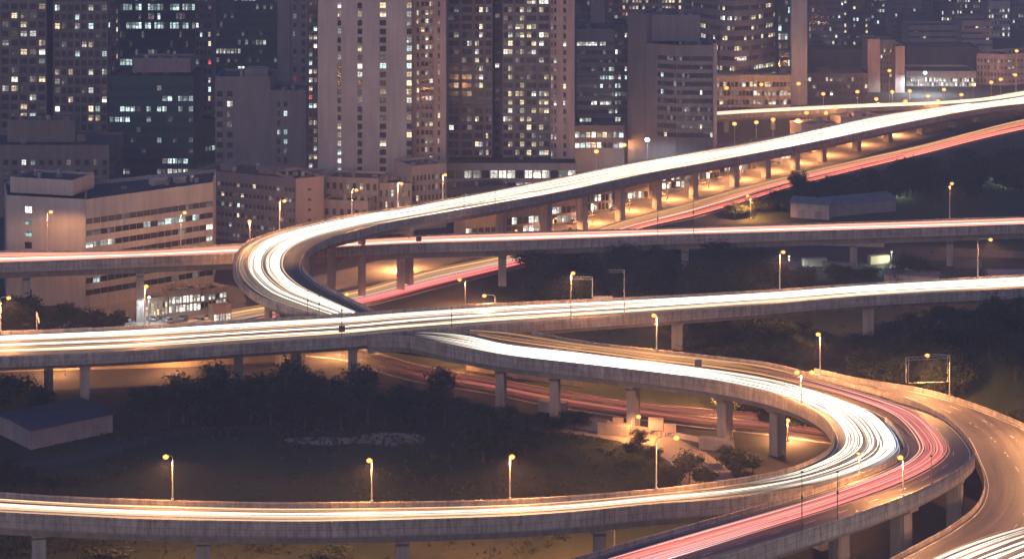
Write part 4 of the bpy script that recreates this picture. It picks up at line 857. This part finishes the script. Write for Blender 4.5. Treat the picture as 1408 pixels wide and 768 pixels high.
# unlit slim poles
for j, (road, lf, x, y, h, lb) in enumerate([(rE, False, 1105, 728, 11, 'tall dark unlit pole on the outer loop ramp, left of three'), (rE, False, 1150, 714, 9, 'dark unlit pole on the outer loop ramp, middle of three'), (rE, False, 1287, 662, 5.5, 'short dark unlit pole on the outer loop ramp bend'),
    (rD, True, 1104, 554, 8, 'dark pole on the inner bend of the loop ramp'), (rC, True, 420, 434, 6.5, 'slim dark pole left of the ramp merge on the main flyover'), (rC, True, 444, 433, 5, 'shorter slim pole near the ramp merge'), (rA, False, 640, 286, 8, 'slim dark pole on the near edge of the curved flyover'), (rA, False, 683, 280, 8, 'second slim pole on the near edge of the curved flyover'),
    (rA, False, 1130, 193, 9, 'slim dark pole toward the far end of the curved flyover'), (rB, False, 958, 321, 12, 'slim tall pole on the near edge of the level flyover'), (rB, False, 910, 323, 9, 'slim pole left of the tall one on the level flyover'), (rC, False, 473, 462, 12, 'tall dark pole with a box on the main flyover'), (rC, False, 614, 450, 5, 'stub pole on the near edge of the main flyover')]):
    p = edge_pt(road, x, y, lf); r = tag(empty('slim_pole', p), lb, 'pole'); b = MB(); b.tube([(0, 0, 0), (0, 0, h * .5), (0, 0, h)], [.11, .09, .06], 6); b.build('shaft', 'dark_steel', r); c = MB(); c.box((0, 0, h), (.5, .22, .3)); c.box((0, -.12, h * .55), (.4, .2, .6)); c.build('box', 'dark_steel', r)
# far street lamps on the ground behind the curved flyover
far_l = [(820, 208), (858, 199), (915, 190), (953, 183), (968, 180), (999, 121), (1047, 116), (920, 173), (1010, 170), (1040, 168), (772, 212), (1098, 115), (1132, 129), (1179, 126), (1223, 97), (1227, 126), (1251, 125), (1276, 132), (1298, 123), (1322, 130), (1338, 116), (1363, 113), (1376, 109), (1396, 103), (1398, 70), (1109, 155), (1136, 155), (1063, 164), (1097, 165), (1150, 148), (1205, 136), (1245, 139), (1290, 139)]
far_l.sort()
for j, (x, y) in enumerate(far_l):
    Y = F * (H - 11) / (y - YH); Y = min(Y, 1050 if x < 1112 else 1100 if x < 1250 else 1128); base = Vector(((x - 704) * Y / F, Y, 0))
    lamp(base, x, y, f'distant sodium lamp on the far streets, {ordw(j)} from the left', 'distant street lamps behind the curved flyover', power=12000, rb=1.0, globe=True)
for x, y, px_, lb in ((890, 192, 26000, 'cool white floodlight at the foot of the mauve striped office'), (1272, 100, 110000, 'cool white floodlight before the dazzling market hall'), (205, 408, 3500, 'cool white lamp over the shop forecourt')):
    Y = 872 if x == 890 else 1118 if x == 1272 else 640; z = zpx(y, Y); base = Vector(((x - 704) * Y / F, Y, 0))
    lamp(base, x, y, lb, None, 'lamp_cool', px_, (.75, .92, 1.0), 1.0 if y < 300 else .4)
for j, (x, y) in enumerate([(1340, 236), (1376, 229), (1386, 239), (1230, 252), (1085, 352), (1226, 346)]):
    z = 5; Y = F * (H - z) / (y - YH); base = Vector(((x - 704) * Y / F, Y, 0))
    lamp(base, x, y, 'small greenish lamp ' + ['leftmost of three by the lawn', 'middle of three by the lawn', 'rightmost of three by the lawn', 'alone left of the lawn', 'at the left end of the lit yard', 'beside the pale corrugated yard shed'][j], 'greenish park lamps', 'lamp_green', 5000 if y > 300 else 2600, (.8, 1.0, .7), .3)
# lamps lighting the undersides: street level between the curved flyover's piers
for j, x in enumerate((722, 776, 830, 878, 930, 985, 1032, 1072, 1112, 1150, 1196, 1242)):
    i = min(range(rA.n), key=lambda i: abs(rA.px(i)[0] - x) + (500 if rA.key[i] < 8 else 0)); c = rA.off(i, 3.0, 0); base = Vector((c.x, c.y, 0))
    z = min(6.5, rA.L[i].z - 4.2); xx = 704 + F * (c.x + 1) / c.y
    lamp(base, xx, YH + F * (H - z) / c.y, f'short lamp under the curved flyover between piers, {ordw(j)} from the left', 'short lamps under the curved flyover', power=13000, rb=.45)

# ------------------------------------------------------------------ gantries
def gantry(p0, hgt, span, dx, label, frame=False):
    r = tag(empty('sign_gantry', p0), label, 'gantry')
    b = MB(); b.tube([(0, 0, 0), (0, 0, hgt)], .14, 7); b.build('post', 'galvanised', r)
    a = MB(); ux, uy = dx
    for z in (hgt, hgt - .7): a.tube([(0, 0, z), (ux * span, uy * span, z)], .07, 5)
    k = 0; n = max(3, int(span / 1.2))
    for k in range(n):
        s0, s1 = span * k / n, span * (k + 1) / n; a.tube([(ux * s0, uy * s0, hgt - .7), (ux * s1, uy * s1, hgt)], .04, 4)
    a.build('truss', 'galvanised', r)
    if frame:
        b = MB(); b.tube([(ux * span, uy * span, 0 if frame == 2 else hgt - 6), (ux * span, uy * span, hgt)], .14, 7); b.build('post', 'galvanised', r)
        f = MB(); f.tube([(ux * .6, uy * .6 - .2, hgt), (ux * .6, uy * .6 - .2, hgt - 6.2), (ux * (span - .6), uy * (span - .6) - .2, hgt - 6.0), (ux * (span - .6), uy * (span - .6) - .2, hgt)], .09, 5); f.build('sign_frame', 'galvanised', r)
    return r
gantry(edge_pt(rC, 54, 453), 4.6, 9.5, (.28, -.96), 'thin overhead gantry crossing the main flyover at left')
gantry(edge_pt(rC, 862, 433, False), 12, 4.2, (-1, 0), 'tall bracket arm with a hanging signal on the main flyover')
gantry(edge_pt(rC, 815, 410), 6, 7.0, (-.9, .1), 'truss arm gantry on the far parapet of the main flyover')
gantry(edge_pt(rF, 1300, 544, False), 9.5, 11.0, (-.97, -.2), 'big empty sign frame gantry over the slip road', 1)
# overhead lane signs on the carriageways (dark backs)
for road, u, x, y, lb in ((rE, .1, 971, 504, 'small dark sign box above the outer loop ramp'), (rC, .75, 470, 449, 'small dark sign box over the main flyover beside a pole'), (rB, .7, 581, 333, 'small dark box on the level flyover edge')):
    i = road.near(x, y); p = road.p(i, u); r = tag(empty('lane_sign', p), lb, 'sign'); b = MB(); b.box((0, 0, .6), (1.7, .25, 1.7)); b.build('panel', 'dark_steel', r); b = MB(); b.box((-.5, 0, 0), (.1, .1, .6)); b.box((.5, 0, 0), (.1, .1, .6)); b.box((0, .1, 2.3), (1.9, .5, .08)); b.build('frame', 'galvanised', r)
# white sign board on the main flyover's far parapet
p = edge_pt(rC, 827, 410); r = tag(empty('parapet_sign', p), 'long white board on the far parapet of the main flyover', 'sign'); b = MB(); b.box((0, -.1, -.7), (5.4, .1, 1.3)); b.build('panel', 'wall_white', r)
b = MB()
for sx in (-2.4, 0, 2.4): b.box((sx, .02, -.8), (.12, .1, 1.5))
b.build('bracket', 'dark_steel', r)

# ------------------------------------------------------------------ trees
def crown_mesh(seed, lobes, leaf, dens, hgt, wid):
    rr = random.Random(seed); b = MB()
    L = []
    for k in range(lobes):
        a = rr.uniform(0, 6.28); d = wid * .5 * math.sqrt(rr.random()) * .75; z = hgt * rr.uniform(.36, .92)
        L.append((Vector((d * math.cos(a), d * math.sin(a), z)), wid * rr.uniform(.10, .24)))
    L.append((Vector((0, 0, hgt * .85)), wid * .18)); L.append((Vector((0, 0, hgt * .6)), wid * .28))
    for c, r in L:
        for k in range(int(dens * r * r)):
            v = Vector((rr.gauss(0, 1), rr.gauss(0, 1), rr.gauss(0, .85))).normalized(); p = c + v * r * (rr.uniform(.35, 1.0) if rr.random() < .8 else rr.uniform(1.0, 1.45))
            n = (v + Vector((rr.uniform(-.9, .9), rr.uniform(-.9, .9), rr.uniform(-.5, .9)))).normalized()
            t = n.cross(Vector((rr.uniform(-1, 1), rr.uniform(-1, 1), rr.uniform(-1, 1)))).normalized(); s = n.cross(t); e = leaf * rr.uniform(.6, 1.3)
            b.face([p - t * e, p - s * e * .45, p + t * e, p + s * e * .45])
    return b
protos = []
for k, (lobes, leaf, dens, h, w) in enumerate([(20, .40, 46, 9, 9), (17, .38, 50, 11, 8), (24, .40, 44, 8, 10.5), (16, .36, 54, 12, 6.5), (19, .40, 46, 10, 9.5)]):
    root = empty('tree', (0, 0, -50)); crown_mesh(100 + k, lobes, leaf, dens, h, w).build('crown', 'leaves', root)
    t = MB(); rr = random.Random(k); t.tube([(0, 0, -.3), (.05, 0, h * .25), (.1, .08, h * .5), (.02, .1, h * .8)], [.26, .21, .15, .05], 7)
    for q in range(5):
        a = rr.uniform(0, 6.28); z = h * rr.uniform(.28, .5); t.tube([(.05, .02, z), (math.cos(a) * w * .14, math.sin(a) * w * .14, z + h * .12), (math.cos(a) * w * .3, math.sin(a) * w * .3, z + h * .22)], [.12, .08, .03], 5)
    t.build('trunk', 'bark', root); protos.append((root, h, w))
used = set()
def tree(p, h, w, label, group, name=None):
    k = R.randrange(len(protos)); root, ph, pw = protos[k]
    o = root if k not in used else copy_tree(root); used.add(k)
    o.location = (p.x, p.y, ground_z(p.x, p.y) if p.z == 0 else p.z); o.rotation_euler = (0, 0, R.uniform(0, 6.28)); o.scale = (w / pw, w / pw, h / ph)
    tag(o, label, 'tree', group); return o
def grove(pts, where, group, htxt=lambda h: 'tall' if h > 10 else 'mid-height' if h > 6.5 else 'low'):
    pts = sorted(pts, key=lambda q: q[0])
    for j, (x, P, h, w) in enumerate(pts): tree(P, h, w, f'{htxt(h)} dark tree {where}, {ordw(j)} from left', group)
def px_tree(x, yt, yb, wpx):
    P = at(x, yb); return (x, P, (yb - yt) * P.y / F * .97, wpx * P.y / F)
belt = [(15, 518, 566, 66), (52, 528, 568, 50), (205, 528, 588, 64), (232, 534, 584, 44), (252, 514, 592, 84), (300, 500, 590, 84), (345, 514, 592, 74), (395, 497, 594, 88), (440, 518, 602, 74), (468, 528, 606, 64), (506, 503, 604, 66), (552, 528, 600, 72), (585, 540, 606, 70), (612, 508, 598, 56), (640, 544, 606, 62),
        (372, 540, 606, 60), (420, 548, 606, 56), (530, 545, 606, 60), (280, 545, 604, 56), (664, 566, 634, 74), (700, 575, 640, 60), (722, 580, 626, 58), (752, 574, 604, 40), (790, 566, 604, 50), (690, 556, 612, 58), (765, 580, 606, 34), (32, 640, 676, 60), (70, 650, 678, 50), (5, 628, 672, 50)]
grove([px_tree(a, b, (c - 22 if 360 < a < 600 else c - 12) if c >= 588 and c < 625 else c, d) for a, b, c, d in belt], 'in the belt below the main flyover', 'tree belt below the main flyover')
grove([px_tree(*t) for t in [(948, 624, 666, 48), (1018, 617, 655, 44), (1000, 612, 642, 34), (925, 640, 667, 40), (915, 648, 672, 34), (972, 642, 668, 40), (870, 606, 626, 30), (900, 616, 640, 30), (1035, 624, 652, 30), (880, 590, 612, 34)]], 'beside the earth path inside the loop', 'bushes by the earth path')
rt = random.Random(21); pts = []
for k in range(46):
    x = rt.uniform(715, 1075); yb = rt.uniform(372, 446) - max(0, (x - 900)) * .05; hpx = rt.uniform(36, 58); pts.append(px_tree(x, yb - hpx, yb, rt.uniform(40, 66)))
grove(pts, 'in the wood between the level and main flyovers', 'wood between the level and main flyovers')
pts = []
for k in range(82):
    x = rt.uniform(1000, 1450); P = atY(x, rt.uniform(520, 572) if x > 1180 else rt.uniform(534, 566)); zg = ground_z(P.x, P.y)
    h = rt.uniform(7, 11) if x > 1180 else rt.uniform(4, 7); P.z = zg if zg > 0 else 0; pts.append((x, P, h, rt.uniform(7, 12)))
for k in range(14):
    x = rt.uniform(1345, 1440); P = atY(x, rt.uniform(509, 524)); P.z = ground_z(P.x, P.y); pts.append((x, P, rt.uniform(3.5, 6), rt.uniform(5, 8)))
grove(pts, 'on the dark slope behind the slip road', 'wood on the slope behind the slip road')
pts = []
for k in range(60):
    x = rt.uniform(905, 1420); yb = rt.uniform(452, 512); P = at(x, yb); pts.append((x, P, rt.uniform(4.5, 8.5), rt.uniform(6, 11)))
grove(pts, 'under and beyond the right half of the main flyover', 'scrub wood under the main flyover')
pts = [px_tree(1097, 236, 276, 30), px_tree(1075, 262, 290, 40), px_tree(1118, 252, 284, 40)]
for k in range(46):
    x = rt.uniform(1000, 1420); yb = 306 - (x - 1000) * .10 + rt.uniform(-36, 4); 
    if yb - YH > 0: yb = max(yb, 262 - (x - 1060) * .19 + 26); gn = 279 - (x - 1030) * .268 if x > 1000 else 284; pts.append(px_tree(x, min(yb - 14, max(yb - rt.uniform(26, 46), gn + rt.uniform(-9, 5))), yb, rt.uniform(30, 52)))
grove(pts, 'in the park beyond the level flyover', 'park trees beyond the level flyover')
pts = [px_tree(x, yt, yb, w) for x, yt, yb, w in ((1040, 345, 382, 50), (1255, 350, 390, 46), (1235, 358, 392, 40), (1275, 362, 392, 40), (1150, 362, 392, 44), (1190, 366, 394, 44), (1100, 366, 396, 50), (1065, 360, 398, 46))]
grove(pts, 'in front of the lit yard', 'trees before the lit yard')
pts = [px_tree(x, yt, yb, w) for x, yt, yb, w in ((8, 424, 462, 40), (30, 405, 460, 56), (58, 420, 462, 44), (85, 418, 462, 50), (108, 424, 464, 44), (132, 426, 462, 36), (165, 425, 460, 30), (145, 432, 466, 36))]
grove(pts, 'before the white ribbon windowed slab', 'trees before the white slab')
pts = [px_tree(x, yt, yb, w) for x, yt, yb, w in ((450, 752, 790, 90), (150, 756, 792, 80), (1190, 600, 628, 40), (1165, 604, 630, 36))]
grove(pts, 'in the shade under the loop ramp', 'trees under the loop ramp')

ub = MB(); ru = random.Random(77)
def inside(x, y, poly):
    c = False; j = len(poly) - 1
    for i in range(len(poly)):
        if (poly[i][1] > y) != (poly[j][1] > y) and x < (poly[j][0] - poly[i][0]) * (y - poly[i][1]) / (poly[j][1] - poly[i][1]) + poly[i][0]: c = not c
        j = i
    return c
lawn = [(-20, 560), (300, 580), (560, 560), (680, 575), (800, 598), (880, 620), (935, 655), (960, 690), (700, 770), (-20, 770)]; bare = [(385, 604), (440, 600), (480, 601), (520, 594), (575, 597), (582, 607), (540, 613), (500, 609), (440, 612)]
field2 = [(700, 345), (1400, 330), (1400, 560), (1290, 540), (1080, 500), (800, 462)]
clumps = [(ru.uniform(0, 950), ru.uniform(575, 765), ru.uniform(6, 40)) for _ in range(60)]
for k in range(9600):
    if k > 9000: x, y = ru.uniform(380, 590), ru.uniform(592, 616)
    elif k % 3:
        cx, cy, cr = ru.choice(clumps); x, y = cx + ru.gauss(0, cr * 1.6), cy + ru.gauss(0, cr * .35)
    else: x, y = ru.uniform(-20, 1400), ru.uniform(340, 768)
    if not (inside(x, y, lawn) or inside(x, y, field2)) or (inside(x, y, bare) and ru.random() < .45) or 618 < y < 655 and x < 140: continue
    p = at(x, y); p.z = ground_z(p.x, p.y); hgt = ru.choice([.2, .25, .35, .35, .5, .7])
    for q in range(4):
        a = ru.uniform(0, 6.28); d = Vector((math.cos(a), math.sin(a), 0)); o = p + Vector((ru.gauss(0, .35), ru.gauss(0, .35), 0)); w = hgt * ru.uniform(.25, .5); up = Vector((ru.gauss(0, .2), ru.gauss(0, .2), hgt * ru.uniform(.6, 1.2)))
        ub.face([o - d * w, o + d * w, o + d * w * .5 + up, o - d * w * .5 + up])
tag(ub.build('undergrowth', 'grass_blades'), kind='stuff')

# ------------------------------------------------------------------ parked vehicles
def car_proto():
    r = empty('parked_car'); b = MB(); prof = [(-2.1, .35), (2.1, .35), (2.12, .75), (1.3, .92), (.6, 1.42), (-1.0, 1.45), (-1.75, .98), (-2.12, .9)]
    w = .86; n = len(prof)
    for i in range(n):
        (x0, z0), (x1, z1) = prof[i], prof[(i + 1) % n]; k0, k1 = (w if z0 < 1.1 else w * .8), (w if z1 < 1.1 else w * .8)
        b.face([(x0, -k0, z0), (x0, k0, z0), (x1, k1, z1), (x1, -k1, z1)])
    b.face([(x, -(w if z < 1.1 else w * .8), z) for x, z in prof]); b.face([(x, (w if z < 1.1 else w * .8), z) for x, z in prof][::-1]); b.build('body', 'wall_white', r)
    for x in (-1.3, 1.3):
        for s in (-1, 1):
            t = MB(); t.tube([(x, s * .68, .33), (x, s * .9, .33)], .33, 10); t.build('wheel', 'dark_steel', r)
    g = MB(); g.face([(1.28, -.74, .96), (1.28, .74, .96), (.64, .68, 1.4), (.64, -.68, 1.4)]); g.face([(-1.78, .72, 1.02), (-1.78, -.72, 1.02), (-1.05, -.66, 1.43), (-1.05, .66, 1.43)])
    for s in (-1, 1): g.face([(1.15, s * .83, .98), (.58, s * .71, 1.38), (-.98, s * .71, 1.4), (-1.6, s * .83, 1.0)][::s])
    for f in range(len(g.v)): g.v[f] = tuple(Vector(g.v[f]) * 1.012)
    g.build('windscreen', 'glass_dark', r); return r
cp = car_proto(); first = True; cars = []
for k in range(16):
    x = 720 + k * 31 + rt.uniform(-8, 8); i = min(range(rA.n), key=lambda i: abs(704 + F * rA.L[i].x / rA.L[i].y - x) + (500 if rA.key[i] < 8 else 0)); cars.append((x, rA.L[i].x, rA.L[i].y + rt.uniform(4, 9), rt.uniform(.6, 1.2)))
for k, (x, y) in enumerate([(214, 440), (232, 443), (252, 439), (274, 443), (286, 438), (170, 442), (150, 440)]):
    p = at(x, y); cars.append((x, p.x, p.y, rt.uniform(0, 3)))
cars.sort()
for j, (x, X, Y, a) in enumerate(cars):
    o = cp if j == 0 else copy_tree(cp); o.location = (X, Y, .03); o.rotation_euler = (0, 0, a)
    tag(o, (f'parked car on the shop forecourt, {ordw(j)} from the left' if x < 400 else f'parked car before the shop row behind the curved flyover, {ordw(j - 7)} from the left'), 'car', 'cars parked by the shops')

# ------------------------------------------------------------------ dusk haze
hz_ = MB(); hz_.box((0, 1200, -1.5), (3020, 2840, 160.5)); m, n, l, b = nodemat('haze_air')
n.remove(b); pv = n.new('ShaderNodeVolumePrincipled'); pv.inputs['Color'].default_value = (.74, .78, .95, 1); pv.inputs['Density'].default_value = .00038; pv.inputs['Anisotropy'].default_value = .2
l.new(pv.outputs[0], n['Material Output'].inputs['Volume']); ho = hz_.build('haze', 'haze_air'); tag(ho, kind='stuff')
